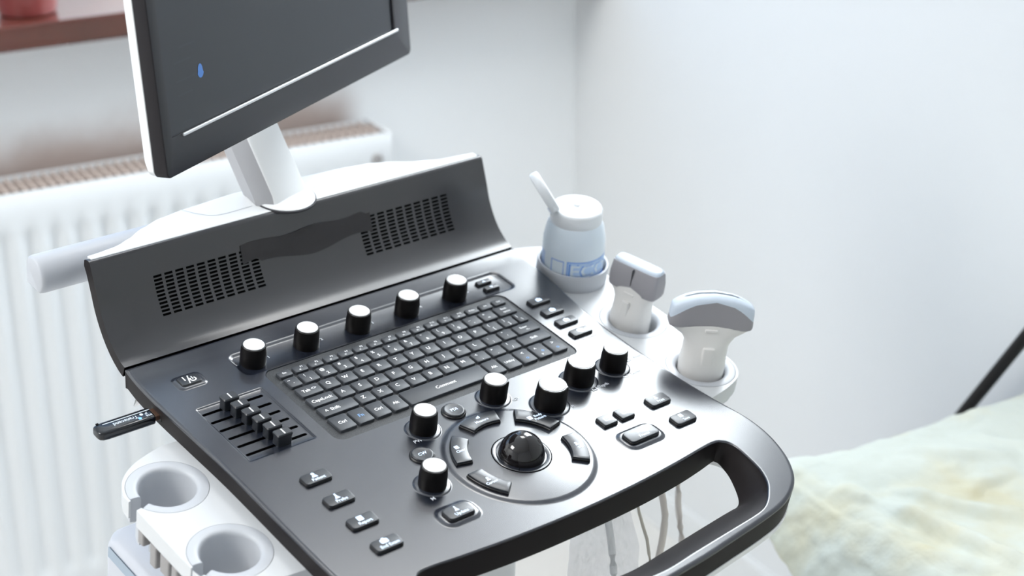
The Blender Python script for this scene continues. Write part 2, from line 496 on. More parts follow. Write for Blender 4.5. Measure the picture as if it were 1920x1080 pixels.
# ---- curved rear panel with two ventilation grilles
PROF = catmull([(175.6, 1.5), (184, 3.7), (192, 7.8), (200, 13.3), (207, 20), (214, 28.6), (220.5, 39), (226, 51), (232, 63), (238, 75)], .8)
acc = [0]
for a, b in zip(PROF, PROF[1:]): acc.append(acc[-1] + hypot(b[0] - a[0], b[1] - a[1]))
def prof_at(sv):
    sv = min(max(sv, 0), acc[-1] - 1e-6)
    for i in range(len(acc) - 1):
        if acc[i + 1] >= sv:
            t = (sv - acc[i]) / (acc[i + 1] - acc[i]); a, b = PROF[i], PROF[i + 1]
            dx, dz = b[0] - a[0], b[1] - a[1]; l = hypot(dx, dz)
            return a[0] + dx * t, a[1] + dz * t, -dz / l, dx / l      # point and outward normal (towards the operator)
def s_of_z(z):
    for i in range(len(acc) - 1):
        if PROF[i + 1][1] >= z: return acc[i] + (acc[i + 1] - acc[i]) * (z - PROF[i][1]) / (PROF[i + 1][1] - PROF[i][1])
    return acc[-1]
s0, s1 = s_of_z(20.2), s_of_z(52.8)
xs = [-227, -224.5]; cols = []
NC, NR = 10, 11
for xa, xb in ((-169.5, -58.5), (60, 171)):
    pitch = (xb - xa) / (NC - .27)
    for k in range(NC):
        cols.append((len(xs), 1)); xs += [xa + k * pitch, xa + k * pitch + pitch * .73]
xs += [222, 224.5]
rs, rows_ = [0], []
k = 2.5
while k < s0 - 1: rs.append(k); k += 2.5
rp = (s1 - s0) / (NR - .4)
for k in range(NR):
    rows_.append(len(rs)); rs += [s0 + k * rp, s0 + k * rp + rp * .6]
k = rs[-1] + 2.5
while k < acc[-1] - 1: rs.append(k); k += 2.5
rs.append(acc[-1])
colset = {c[0] for c in cols}; rowset = set(rows_)
pb = BM()
def pt(x, sv, dep=0):
    y, z, ny, nz = prof_at(sv)
    return (x, y - ny * dep, z - nz * dep)
grid = [[pb.v(pt(x, r)) for x in xs] for r in rs]
for i in range(len(rs) - 1):
    for j in range(len(xs) - 1):
        q = (grid[i][j], grid[i][j + 1], grid[i + 1][j + 1], grid[i + 1][j])
        if i in rowset and j in colset:
            c = [pb.v(pt(xs[jj], rs[ii], 2.6)) for ii, jj in ((i, j), (i, j + 1), (i + 1, j + 1), (i + 1, j))]
            for a in range(4): pb.f((q[a], q[(a + 1) % 4], c[(a + 1) % 4], c[a]), 1)
            pb.f(c, 1)
        else: pb.f(q, 0)
# rim: rounded top edge, thickness and side faces
TH = 11.5
yt, zt = 238, 75
toplip = [(238, 75), (239.3, 76.6), (241.5, 77.2), (246, 76.4), (248.6, 74.5), (249, 69), (246.5, 65)]
back = [(prof_at(sv)[0] - prof_at(sv)[2] * TH, prof_at(sv)[1] - prof_at(sv)[3] * TH) for sv in [acc[-1] * (1 - t / 14) for t in range(1, 15)]]
chain = toplip + back
pb.strip([[(x, y, z) for (y, z) in chain] for x in (-227, 224.5)], closed=False, mi=0)
for x in (-227, 224.5):
    fr = [pt(x, r) for r in rs]
    poly_ = fr + [(x, y, z) for (y, z) in chain[1:]]
    n = len(rs); bk = [(x, y, z) for (y, z) in chain]
    # side face as quads between front and back
    m = 30
    def along(c, t):
        tt = t * (len(c) - 1); i = min(int(tt), len(c) - 2); u = tt - i
        return tuple(c[i][k] + (c[i + 1][k] - c[i][k]) * u for k in range(3))
    m = len(fr) - 1; A = fr; B = [along(list(reversed(bk)), t / m) for t in range(m + 1)]
    pb.strip([A, B], closed=False, mi=2)
bmesh.ops.remove_doubles(pb.bm, verts=pb.bm.verts, dist=2e-6)
mesh_obj('rear_panel', pb.bm, ['panel', 'hole', 'deck_side'], machine, DECK, 40)

# black tape patch stuck across the middle of the panel
tp = BM()
tx = [-76 + 150 * k / 30 for k in range(31)]
def tape_edge(x):
    t = (x + 76) / 150
    lo = 38 + 3 * sin(t * 9) + (4 if x < -60 else 0) - 1.0
    hi = 57.5 + 1.2 * sin(t * 14) - (3 if x > 66 else 0)
    return s_of_z(lo), s_of_z(hi)
TL = []
for k in range(9):
    row = []
    for x in tx:
        a, b = tape_edge(x); sv = a + (b - a) * k / 8
        lift = .7 + (1.3 * max(0, 1 - abs(x + 5) / 26) * max(0, (k - 5) / 3) ** 2) + .25 * noise.noise(Vector((x * .09, k * .5, 3)))
        row.append(pt(x, sv, -lift))
    TL.append(row)
tp.strip(TL, closed=False)
tb = [[(p[0], p[1] + .9, p[2] - .5) for p in r] for r in TL]
tp.strip(tb, closed=False)
tp.strip([TL[-1], tb[-1]], closed=False); tp.strip([TL[0], tb[0]], closed=False)
tag(mesh_obj('tape_patch', tp.bm, 'tape', machine, DECK, 40), 'strip of matt black tape between the two grilles')

# ---- white rear housing bulging behind the panel
def back_y(x):
    pts = [(-227, 249), (-215, 250), (-197, 254), (-176, 263), (-156, 274), (-132, 283), (-102, 288), (-45, 293), (33, 291), (73, 289), (108, 285), (128, 279), (158, 266), (190, 257), (224, 251)]
    for a, b in zip(pts, pts[1:]):
        if x <= b[0]:
            t = (x - a[0]) / (b[0] - a[0]); t = t * t * (3 - 2 * t) * .5 + t * .5
            return a[1] + (b[1] - a[1]) * t
    return pts[-1][1]
rh = BM(); sec = []
for k in range(61):
    x = -223.5 + 444.5 * k / 60
    yb = back_y(x); t = yb - 248.5
    r = min(6, t * .6)
    L = [(x, 240.5, 75.2), (x, 242.5, 77.6), (x, yb - r, 77.4), (x, yb - r * .3, 77.4 - r * .3), (x, yb, 77.4 - r)]
    for a in range(1, 9):
        sv = acc[-1] * (1 - a / 8 * .92)
        y, z, ny, nz = prof_at(sv)
        L.append((x, y - ny * (TH + .8) + t * (1 - .85 * a / 8), z - nz * (TH + .8) - 2))
    y, z, ny, nz = prof_at(acc[-1] * .08)
    L.append((x, y - ny * (TH - 1), z - nz * (TH - 1)))
    sec.append(L)
rh.strip(sec, closed=False)
for e in (sec[0], sec[-1]):
    inner = [(e[0][0], 240.5, 75.0)] * 5
    for a in range(1, 9):
        y, z, ny, nz = prof_at(acc[-1] * (1 - a / 8 * .92))
        inner.append((e[0][0], y - ny * (TH + .8), z - nz * (TH + .8)))
    inner.append(e[-1])
    rh.strip([e, inner], closed=False)
# seam lines on the top cover
def seam(pts):
    for a, b in zip(pts, pts[1:]):
        n = Vector((b[1] - a[1], a[0] - b[0])).normalized() * .35
        rh.f([rh.v((a[0] + n.x, a[1] + n.y, 77.75)), rh.v((b[0] + n.x, b[1] + n.y, 77.75)), rh.v((b[0] - n.x, b[1] - n.y, 77.75)), rh.v((a[0] - n.x, a[1] - n.y, 77.75))], 1)
seam(catmull([(-108, 284), (-98, 270), (-88, 261), (-75, 258), (-44, 259)], 4))
seam(catmull([(74, 287), (76, 274), (70, 269), (28, 262.5)], 4))
mesh_obj('rear_housing', rh.bm, ['white', 'whitesoft'], machine, DECK, 40)

# ---- grey carrying bar at the back
hb = BM()
loops_ = []
for x, sc in ((-265, .86), (-263.5, .96), (-260, 1), (-60, 1), (-58, .9)):
    L = []
    for k in range(28):
        a = 2 * pi * k / 28
        yy, zz = 18 * cos(a), 18 * sin(a)
        yy = min(yy, 13)
        L.append((x, 272 + yy * sc, 57 + max(-14, zz) * sc))
    loops_.append(L)
hb.loft(loops_)
tag(mesh_obj('carrying_bar', hb.bm, 'bargrey', machine, DECK, 45), 'pale grey grab bar sticking out at left')

# ---- monitor arm with its round foot
ab = BM()
ab.revolve([(31.5, 76.5), (31.5, 78.2), (31, 78.6)], -7, 260, 48, mi=1)
ab.revolve([(30, 77), (30, 79.2), (28, 80.2), (10, 81)], -7, 260, 48, mi=0)
secp = [(-41, 257), (-27, 246.2), (-24, 245.6), (16, 256.5), (19, 259), (14, 284), (9, 287), (-34, 281), (-39, 277)]
lean = Vector((-1, 55, 48)).normalized()
def arm_loop(t, sc=1.0): return [(p[0] * sc + lean.x * t, 262 + (p[1] - 262) * sc + lean.y * t, 78 + lean.z * t - .35 * (p[1] - 262) * (1 if t > 3 else 0)) for p in secp]
vl = ab.loft([arm_loop(0), arm_loop(6), arm_loop(60), arm_loop(130)], 0)
for a, b in zip(vl, vl[1:]):
    for (i, mi_) in ((0, 2), (8, 2)):
        fs = set(a[i].link_faces) & set(a[(i + 1) % 9].link_faces) & set(b[i].link_faces)
        for f in fs: f.material_index = mi_
tag(mesh_obj('monitor_arm', ab.bm, ['white', 'gap', 'armside'], machine, DECK, 40), 'white slanting arm that carries the monitor')

# ---- monitor
MD = Vector((0.8997, 0.4364, 0)).normalized()
nn = Vector((0.436, -0.8989, 0.0436)).normalized()
MU = nn.cross(MD).normalized()
if MU.z < 0: MU = -MU
nn = MD.cross(MU)
MON = Matrix((MD.to_4d(), MU.to_4d(), nn.to_4d(), (0, 0, 0, 1))).transposed()
for i in range(3): MON[3][i] = 0
MON.translation = Vector((-0.1905, 0.1282, 1.0955))
W_, H_ = 456, 292
mb = BM()
fr_o = lambda o, z, r=6: rrect(W_ / 2, H_ / 2, W_ - 2 * o, H_ - 2 * o, max(r - o, .6), z, 5)
vl = mb.strip([fr_o(0, -13), fr_o(0, -1), fr_o(.4, -.3), fr_o(1.0, 0)], mi=1)
scr = [(13, 33), (421, 33), (421, 281), (13, 281)]
so = [mb.v((p[0], p[1], 0)) for p in rrect((13 + 421) / 2, 157, 408, 248, 1, None, 5)]
io = [mb.v((p[0], p[1], -1.6)) for p in rrect((13 + 421) / 2, 157, 408, 248, 1, None, 5)]
for i in range(24):
    j = (i + 1) % 24
    mb.f((vl[-1][i], vl[-1][j], so[j], so[i]), 0); mb.f((so[i], so[j], io[j], io[i]), 1)
mb.cap(vl[0], 1, True)
mb.box(421.5, 424.5, 33, 281, -.2, .25, 1)
mo = mesh_obj('monitor', mb.bm, ['screenbez', 'bezside'], machine, MON, 40)
sb = BM()
sb.poly([(13, 33), (421, 33), (421, 281), (13, 281)], -1.5, 0)
ic = [(68 + 5.0 * cos(a * pi / 8) * (1 if sin(a * pi / 8) < 0 else .75), 78 + 6.2 * sin(a * pi / 8)) for a in range(16)]
sb.poly(ic, -1.3, 1)
for (x, y, w) in ((31, 92, 26), (31, 76, 28), (31, 64, 22), (33, 40, 14), (40, 104, 24)): sb.poly([(x, y), (x + w, y), (x + w, y + 1.6), (x, y + 1.6)], -1.3, 2)
mesh_obj('screen', sb.bm, ['screen', 'screenui', 'screentxt'], mo, MON, 0)
st = BM(); st.rbox(28.6, 429, 30.2, 33.0, 0, 1.6, 1.2, .7)
mesh_obj('silver_strip', st.bm, 'silver', mo, MON, 40)
bk = BM()
bk.loft([rrect(W_ / 2, H_ / 2, W_ - 2 * o, H_ - 2 * o, 8, z, 5) for o, z in ((1, -13), (0, -14), (0.5, -20), (6, -26), (40, -38), (60, -42))])
bk.box(W_ / 2 - 50, W_ / 2 + 50, 60, 160, -62, -40)
mesh_obj('back_cover', bk.bm, 'white', mo, MON, 40)

nk = BM(); nk.tube(catmull([(-8, 322, 1092), (-9, 318, 1130), (-11, 308, 1175), (-13, 286, 1206)], 8), 21, 20)
mesh_obj('monitor_neck', nk.bm, 'white', machine, None, 50)

# ---- knobs
def make_knob(x, y, r, h, ang, z0):
    k = BM(); seg = 64
    prof = [(r * .97, 0), (r, .6), (r * .985, h * .55), (r * .92, h - 1.4), (r * .9, h - .6), (r * .86, h), (r * .80, h), (r * .79, h - .5)]
    L = []
    for i, (rr, z) in enumerate(prof):
        row = []
        for q in range(seg):
            a = 2 * pi * q / seg
            rb = rr
            if 1 <= i <= 3 and q % 2: rb -= .22
            dlt = abs((a - ang + pi) % (2 * pi) - pi)
            if dlt < .09 and i >= 3: rb += .9 if i < 6 else 0
            row.append((rb * cos(a), rb * sin(a), z))
        L.append(row)
    vl = k.strip(L, mi=0)
    for f in k.bm.faces:
        if min(v.co.z for v in f.verts) > (h - .7) * MM: f.material_index = 1
    k.cap(vl[0], 0, True); k.cap(vl[-1], 0)
    mw = DECK @ T(x * MM, y * MM, z0 * MM)
    o = mesh_obj('control_knob', k.bm, ['knob', 'chrome'], machine, mw, 40)
    c = BM(); c.revolve([(r * .79, h - .6), (r * .79, h + .25), (r * .76, h + .55), (r * .3, h + .6)], seg=40)
    mesh_obj('cap', c.bm, 'cap', o, mw, 40)
for x in (-121.4, -63.1, -4.2, 53.8, 113): make_knob(x, 130.7, 12.2, 19.8, radians(35), -1.8)
for i, (x, y, r, h) in enumerate(KN_LOW): make_knob(x, y, r, h, radians((30, 35, -50, -50, 40, 50)[i]), .8)

# ---- slide controls
for (x0, y, x1), cx in zip(SLOTS, (-177.5, -175, -172.5, -170.2, -168.0, -166.4)):
    k = BM()
    sec_ = [(7.2, 4.6, 0), (7.0, 4.4, 7), (7.6, 5.0, 9.5), (7.6, 5.0, 11), (6.8, 4.2, 12)]
    k.loft([rrect(0, 0, 2 * a, 2 * b, 1.2, z, 3) for a, b, z in sec_], 0)
    k.box(-1.2, 1.2, -1.2, 1.2, -5.5, 0, 0)
    k.poly([(-.6, -3.6), (.6, -3.6), (.6, 3.6), (-.6, 3.6)], 12.15, 1)
    mesh_obj('slider', k.bm, ['btn', 'legend'], machine, DECK @ T(cx * MM, y * MM, -.9 * MM), 35)

# ---- buttons
def icon(b, kind, x, y, z, s, mi):
    if kind == 'person':
        b.poly(circ(x, y + s * .25, s * .32, 12), z, mi); b.poly([(x - s * .55, y - s * .6), (x + s * .55, y - s * .6), (x + s * .35, y - s * .12), (x - s * .35, y - s * .12)], z, mi)
    elif kind == 'probe':
        b.poly([(x - s * .5, y - s * .55), (x + s * .5, y - s * .55), (x + s * .18, y + .0), (x + s * .12, y + s * .7), (x - s * .12, y + s * .7), (x - s * .18, y)], z, mi)
    elif kind == 'doc':
        b.poly(rrect(x, y, s * 1.05, s * 1.1, s * .12, None, 2), z, mi)
    elif kind == 'cam':
        b.poly(rrect(x, y, s * 1.4, s * .95, s * .25, None, 3), z, mi); b.poly([(x - s * .3, y + s * .4), (x + s * .3, y + s * .4), (x + s * .22, y + s * .7), (x - s * .22, y + s * .7)], z, mi)
    elif kind == 'frame':
        va, vb = rrect(x, y, s * 1.3, s, s * .15, None, 2), rrect(x, y, s * .85, s * .55, s * .1, None, 2)
        A = [b.v((p[0], p[1], z)) for p in va]; B = [b.v((p[0], p[1], z)) for p in vb]
        for i in range(len(A)):
            j = (i + 1) % len(A); b.f((A[i], A[j], B[j], B[i]), mi)
    elif kind == 'arrow':
        b.poly([(x - s * .5, y), (x, y + s * .5), (x + s * .5, y), (x + s * .2, y), (x + s * .2, y - s * .5), (x - s * .2, y - s * .5), (x - s * .2, y)], z, mi)
    elif kind == 'up': b.poly([(x - s * .5, y - s * .3), (x + s * .5, y - s * .3), (x, y + s * .4)], z, mi)
    elif kind == 'down': b.poly([(x + s * .5, y + s * .3), (x - s * .5, y + s * .3), (x, y - s * .4)], z, mi)
    elif kind == 'bars':
        for q in range(3): b.poly([(x - s * .5 + q * s * .36, y - s * .4), (x - s * .22 + q * s * .36, y - s * .4), (x - s * .22 + q * s * .36, y + s * (.1 + .2 * q)), (x - s * .5 + q * s * .36, y + s * (.1 + .2 * q))], z, mi)
    elif kind == 'shield':
        b.poly([(x - s * .7, y + s * .4), (x - s * .3, y + s * .6), (x + s * .3, y + s * .6), (x + s * .7, y + s * .4), (x + s * .6, y - s * .2), (x, y - s * .6), (x - s * .6, y - s * .2)], z, mi)
    elif kind == 'power':
        seg = 14
        A = [(x + s * .32 + s * .34 * cos(radians(130 + 280 * q / seg)), y - s * .1 + s * .34 * sin(radians(130 + 280 * q / seg))) for q in range(seg + 1)]
        B = [(x + s * .32 + s * .2 * cos(radians(130 + 280 * q / seg)), y - s * .1 + s * .2 * sin(radians(130 + 280 * q / seg))) for q in range(seg + 1)]
        b.strip([[(p[0], p[1], z) for p in A], [(p[0], p[1], z) for p in B]], closed=False, mi=mi)
        b.poly([(x - s * .32, y - s * .6), (x - s * .2, y - s * .6), (x + s * .14, y + s * .6), (x + .02 * s, y + s * .6)], z, mi)
        b.poly([(x - s * .52, y - s * .05), (x - s * .4, y - s * .05), (x - s * .4, y + s * .6), (x - s * .52, y + s * .6)], z, mi)
        b.poly([(x + s * .28, y - s * .1), (x + s * .38, y - s * .1), (x + s * .38, y + s * .34), (x + s * .28, y + s * .34)], z, mi)

def make_button(name, x, y, w, dd, h, r, kind=None, text=None, isz=4.2, tsz=3.6, z0=0.0, leg='glow', dy=None):
    b = BM()
    b.rbox(-w / 2 - .5, w / 2 + .5, -dd / 2 - .5, dd / 2 + .5, -1.5, h * .55, r + .4, .4, mi=1)
    b.rbox(-w / 2, w / 2, -dd / 2, dd / 2, h * .3, h, r, .7, mi=0)
    zt = h + .12
    if kind and text:
        icon(b, kind, -1, dd * .19, zt, isz, 2); b.text(text, .8, -dd * .22, zt, tsz, 0, 2)
    elif kind: icon(b, kind, 0, 0, zt, isz, 2)
    elif text: b.text(text, 0, 0, zt, tsz, 0, 2)
    return mesh_obj(name, b.bm, ['btn', 'btnside', leg], machine, DECK @ T(x * MM, y * MM, z0 * MM), 35)

for y, kd, tx_ in ((-42.5, 'person', 'Patient'), (-75.6, 'probe', 'Probe'), (-108.8, 'doc', 'Report'), (-142, 'cam', 'End Exam')):
    make_button('function_button', -171.4, y, 25.5, 13.5, 3.2, 3, kd, tx_, 5.2, 4.6)
make_button('function_button', -98, -141.3, 26, 14.5, 3.4, 3.4, 'probe', 'Update', 4.6, 4.6, 1.4)
make_button('power_button', -187.6, 131, 19.5, 12.5, 1.6, 2.4, 'power', None, 9.5, 0, .9, 'legend')
make_button('small_button', 100, -107.6, 15.5, 13.8, 3.2, 1.6, 'frame', None, 5, 0)
make_button('small_button', 121.2, -107.6, 15.5, 13.8, 3.2, 1.6, 'frame', None, 5, 0)
make_button('function_button', 163.8, -107.6, 23.5, 14, 3.2, 3, 'person', 'Print', 4.2, 4.2)
make_button('function_button', 164.5, -140.7, 24, 14, 3.2, 3, 'doc', 'Save', 4.2, 4.2)
make_button('function_button', 111.7, -139.7, 34, 15.5, 3.4, 3.4, 'doc', 'Freeze', 4.2, 4.4, 1.2)
for y, kd in ((79.5, 'cam'), (58.6, 'cam'), (37.6, 'cam'), (16.4, 'shield')):
    make_button('function_button', 178.8, y, 23.5, 10.6, 3.0, 2, kd, None, 4.8 if kd == 'cam' else 5.6, 0)
make_button('arrow_button', 154.2, 136.2, 17, 6, 3.0, 1.2, 'up', None, 4, 0, -1.8)
make_button('arrow_button', 155.0, 124.2, 17, 6, 3.0, 1.2, 'down', None, 4, 0, -1.8)
for x, y, tx_ in ((-11.3, -25.2, 'PDI'), (-75.3, -62.8, 'CW')):
    b = BM()
    b.revolve([(11.3, -1.5), (11.3, 1.0), (10.6, 1.8)], seg=40, mi=1)
    b.revolve([(10.1, 0), (10.1, 2.4), (9.7, 3.0), (9.0, 3.3), (7.8, 3.1), (3, 2.9)], seg=40, mi=0)
    b.text(tx_, 0, 0, 3.1 + .1, 5.0, 0, 2)
    mesh_obj('round_button', b.bm, ['btn', 'btnside', 'glow'], machine, DECK @ T(x * MM, y * MM, 0), 35)

# arc-shaped buttons round the trackball
CX, CY = -0.5, -104.6
def arc_loop(r0, r1, a0, a1, ins, z, n=14):
    rr0, rr1 = r0 + ins, r1 - ins
    da0, da1 = ins / r0, ins / r1
    P = [(rr1 * cos(a0 + da1 + (a1 - a0 - 2 * da1) * k / n), rr1 * sin(a0 + da1 + (a1 - a0 - 2 * da1) * k / n), z) for k in range(n + 1)]
    P += [(rr0 * cos(a1 - da0 - (a1 - a0 - 2 * da0) * k / n), rr0 * sin(a1 - da0 - (a1 - a0 - 2 * da0) * k / n), z) for k in range(n + 1)]
    return P
for a0, a1, kd, tx_ in ((72, 112, 'bars', 'Measure'), (14, 55.5, 'doc', 'Body Pattern'), (-43, -3, 'person', 'Set'), (128.5, 167.5, 'doc', 'Clear'), (182, 221, 'person', 'Cursor')):
    b = BM(); a0, a1 = radians(a0), radians(a1)
    b.loft([arc_loop(45.6, 61.4, a0, a1, i, z) for i, z in ((0, 0), (0, 1.6), (.4, 2.0))], 1)
    b.loft([arc_loop(45.6, 61.4, a0, a1, i, z) for i, z in ((.5, 1.0), (.5, 3.2), (.7, 3.6), (1.2, 3.8))], 0)
    am = (a0 + a1) / 2; rx, ry = 53.8 * cos(am), 53.8 * sin(am)
    if tx_ == 'Body Pattern':
        icon(b, kd, rx - 6, ry + 1.5, 3.95, 4.4, 2); b.text('Body', rx + 3.2, ry + 1.6, 3.95, 4.2, 0, 2); b.text('Pattern', rx + 2.8, ry - 2.6, 3.95, 4.2, 0, 2)
    else:
        icon(b, kd, rx - .5, ry + 2.8, 3.95, 3.8, 2); b.text(tx_, rx, ry - 2.6, 3.95, 4.2, 0, 2)
    mesh_obj('curved_button', b.bm, ['btn', 'btnside', 'glow'], machine, DECK @ T(CX * MM, CY * MM, 1.4 * MM), 35)

# trackball
rb = BM()
rb.revolve([(26.8, 1.2), (26.8, 1.9), (26.2, 2.1)], 0.3, -106, 64, mi=1, cap0=False, cap1=False)
rb.revolve([(26.2, 1.7), (25.8, 2.1), (23.4, 2.3), (22.0, 1.6), (21.2, -.5), (21, -4)], 0.3, -106, 64, mi=0, cap0=False, cap1=False)
for a in (30, 225):
    c, sn = cos(radians(a)), sin(radians(a))
    P = [(22.6, -.35), (26, -.35), (26, .35), (22.6, .35)]
    rb.poly([(0.3 + p[0] * c - p[1] * sn, -106 + p[0] * sn + p[1] * c) for p in P], 2.45, 1)
ro = mesh_obj('trackball_ring', rb.bm, ['deck', 'hole'], machine, DECK, 40)
bb = BM(); bmesh.ops.create_uvsphere(bb.bm, u_segments=48, v_segments=32, radius=20.6 * MM)
mesh_obj('trackball', bb.bm, 'ball', machine, DECK @ T(.3 * MM, -106 * MM, 1.5 * MM), 60)

# ---- keyboard
kb = BM()
kb.rbox(-124.6, 155.8, -9.2, 111.2, -3, -1.0, 9.4, .3)
keyb = mesh_obj('keyboard', kb.bm, 'keybase', machine, DECK, 40)
def make_key(x0, x1, y0, y1, legs):
    cx, cy = (x0 + x1) / 2, (y0 + y1) / 2; w, dd = x1 - x0, y1 - y0
    b = BM()
    b.loft([rrect(0, 0, w, dd, 1.6, -1.4, 3), rrect(0, 0, w, dd, 1.6, 1.0, 3), rrect(0, 0, w - .6, dd - .6, 1.5, 1.6, 3), rrect(0, 0, w - 1.4, dd - 1.4, 1.3, 1.8, 3)], 0)
    for (tx_, lx, ly, sz, mi) in legs: b.text(tx_, lx, ly, 1.95, sz, 0, mi)
    o = mesh_obj('key', b.bm, ['key', 'legend', 'legendblue'], keyb, DECK @ T(cx * MM, cy * MM, 0), 35)
GAP = 2.6
XL, XR = -116.0, 149.0
Y = {'b': (0.4, 21.6), 'z': (24.4, 38.6), 'a': (41.2, 55.6), 'q': (58.4, 73), 'n': (75.9, 90.6), 'f': (93.4, 102.6)}
def row(yk, edges, legends):
    y0, y1 = Y[yk]
    for (x0, x1), lg in zip(edges, legends): make_key(x0, x1, y0, y1, lg)
P19 = lambda br, n: [(br + 19 * k - 16.4, br + 19 * k) for k in range(n)]
one = lambda t, sz=5.8, x=-1.6, y=.8: [(t, x, y, sz, 1)]
two = lambda a, b_: [(a, -3.0, 3.2, 4.8, 1), (b_, -.4, -3.2, 5.0, 1)]
word = lambda t, sz=5.2, mi=1: [(t, 0, 0, sz, mi)]
fl = ['Esc'] + ['F%d' % i for i in range(1, 13)] + ['PrtSc', 'Ins', 'Del']
fp = (XR - XL + GAP) / 16
row('f', [(XL + fp * i, XL + fp * (i + 1) - GAP) for i in range(16)], [[(t, 0 if i in (0, 13, 14, 15) else 2.2, .4 if i in (0, 13, 14, 15) else 1.8, 3.2, 1)] + ([('=', -1, -1.9, 3.6, 1)] if 0 < i < 13 else []) for i, t in enumerate(fl)])
row('n', [(XL, -103.3)] + P19(-84.3, 12) + [(127.3, XR)], [two('~', '`')] + [two(a, b_) for a, b_ in zip('!@#$%^&*()_+', '1234567890-=')] + [[('Back', 0, 2.4, 3.8, 1), ('space', 0, -2.4, 3.8, 1)]])
row('q', [(XL, -92.7)] + P19(-73.7, 12) + [(137.9, XR)], [[('Tab', -3.5, 0, 5.4, 1), ('<>', 5, .6, 5.0, 1)]] + [one(c) for c in 'QWERTYUIOP'] + [two('{', '['), two('}', ']'), two('|', '\\')])
row('a', [(XL, -88.9)] + P19(-69.9, 11) + [(122.7, XR)], [[('CapsLock', 0, 0, 5.4, 1)]] + [one(c) for c in 'ASDFGHJKL'] + [two(':', ';'), two('"', "'"), [('Enter', -2, 1.5, 4, 1), ('<-', 0, -3, 4, 1)]])
row('z', [(XL, -78.4)] + P19(-59.4, 10) + [(114.2, XR)], [[('Shift', -3, 0, 5.6, 1), ('^', -12, -.6, 7, 1)]] + [one(c) for c in 'ZXCVBNM'] + [two('<', ','), two('>', '.'), two('?', '/'), [('Shift', 0, 0, 4.8, 1)]])
row('b', [(XL, -97.8), (-95.2, -78.8), (-76.2, -59.8), (-57.2, -40.8), (-38.2, 54.2), (56.8, 73.2), (75.8, 92.2), (94.8, 111.2), (113.8, 130.2), (132.8, XR)],
    [word('Ctrl'), word('Fn', 6, 2), word('Ctrl'), word('Alt'), [('Comment', 0, 0, 5.6, 1)], word('Alt'), word('Utility', 4.6), [('<', 0, 4.5, 6, 1), ('o', 0, -3.5, 6, 2)], [('^', -3, 3.5, 6, 1), ('o', 2, -1, 6, 2), ('v', -2, -6, 5, 1)], [('>', 0, 4.5, 6, 1), ('o', 0, -3.5, 6, 2)]])

# ---- holder trays on both sides
def holder(side, y_top, y_bot, holes, name):
    # everything is laid out for the right side (x > 0) and mirrored for the left
    P = []
    xo = 304
    body = [(205, y_top - 4), (238, y_top), (262, y_top - 5), (282, y_top - 14), (296, y_top - 27), (xo, y_top - 44)]
    P += catmull(body, 4)
    closed = []
    for hx, hy, sl in holes:
        if sl is None:
            closed.append(circ(side * hx, hy, 34.8, 60)); continue
        a_mid = sl; hw = 6.2
        R = 34.8
        dlt = math.asin(hw / R)
        c, sn = cos(a_mid), sin(a_mid)
        # slot upper and lower lips on the outer edge
        def lip(sign):
            t = (xo - hx - sign * hw * -sn) / c
            return (hx + t * c - sign * hw * sn, hy + t * sn + sign * hw * c)
        P.append(lip(1))
        n = 50
        for k in range(n + 1):
            a = a_mid + dlt + (2 * pi - 2 * dlt) * k / n
            P.append((hx + R * cos(a), hy + R * sin(a)))
        P.append(lip(-1))
    tail = [(xo, y_bot + 44), (302, y_bot + 32), (296, y_bot + 20), (286, y_bot + 11), (270, y_bot + 5), (246, y_bot), (205, y_bot - 4)]
    P += catmull(tail, 4)
    if side < 0: P = [(-x, y) for x, y in P]
    if area(P) < 0: P.reverse()
    b = BM()
    ztop = -20
    def layer(z): return [(x, y, z) for x, y in P]
    b.strip([layer(ztop - 17), layer(ztop)])
    for q in closed: b.strip([[(x, y, ztop) for x, y in q], [(x, y, ztop - 17) for x, y in q]])
    for z, fl_ in ((ztop, False), (ztop - 17, True)):
        vv, ff = cdt([P] + closed, lambda c: inside(c, P) and not any(inside(c, q) for q in closed))
        VV = [b.v((x, y, z)) for x, y in vv]
        for f in ff: b.f([VV[i] for i in (reversed(f) if fl_ else f)])
    bmesh.ops.remove_doubles(b.bm, verts=b.bm.verts, dist=2e-6)
    o = mesh_obj(name, b.bm, 'traywhite', machine, DECK, 35)
    for hx, hy, sl in holes:
        r = BM()
        full = sl is None
        sl = sl or 0
        pr_ = [(24.2, -52), (24.2, -4), (24.8, -1.6), (26.6, -.2), (29, .15), (33, .3), (34.4, .1), (34.4, -24), (25.4, -26), (25.4, -52)]
        seg = 60; ga = 0 if full else 0.23
        a0 = sl + ga; a1 = sl + 2 * pi - ga
        L = []
        for k in range(seg + 1):
            a = a0 + (a1 - a0) * k / seg
            if side < 0: a = pi - a
            L.append([(side * hx + rr * cos(a), hy + rr * sin(a), ztop + z) for rr, z in pr_])
        vl = r.strip(L, closed=True)
        if not full: r.cap(vl[0]); r.cap(vl[-1], flip=True)
        for f in r.bm.faces:
            if max(v.co.z for v in f.verts) < (ztop - 3.5) * MM: f.material_index = 1
        mesh_obj('holder_ring', r.bm, ['whitesoft', 'whitesoft'], o, DECK, 40)
    return o
SL = radians(-12)
right_tray = holder(1, 200, -110, [(267, 30, None), (267, -67, None)], 'holder_tray')
left_tray = holder(-1, 84, -112, [(267, 33, SL), (267, -64, SL)], 'holder_tray')
for i, (x, y, w, z0, z1) in enumerate(((-296, 14, 9, -52, -37), (-298, -9, 10, -58, -37), (-298, -27, 14, -54, -37), (-298, -42, 9, -48, -37))):
    t = BM(); t.rbox(x - 7, x + 7, y - w / 2, y + w / 2, z0, z1, 2, .5)
    mesh_obj('cable_hook', t.bm, 'toothgrey', machine, DECK, 35)
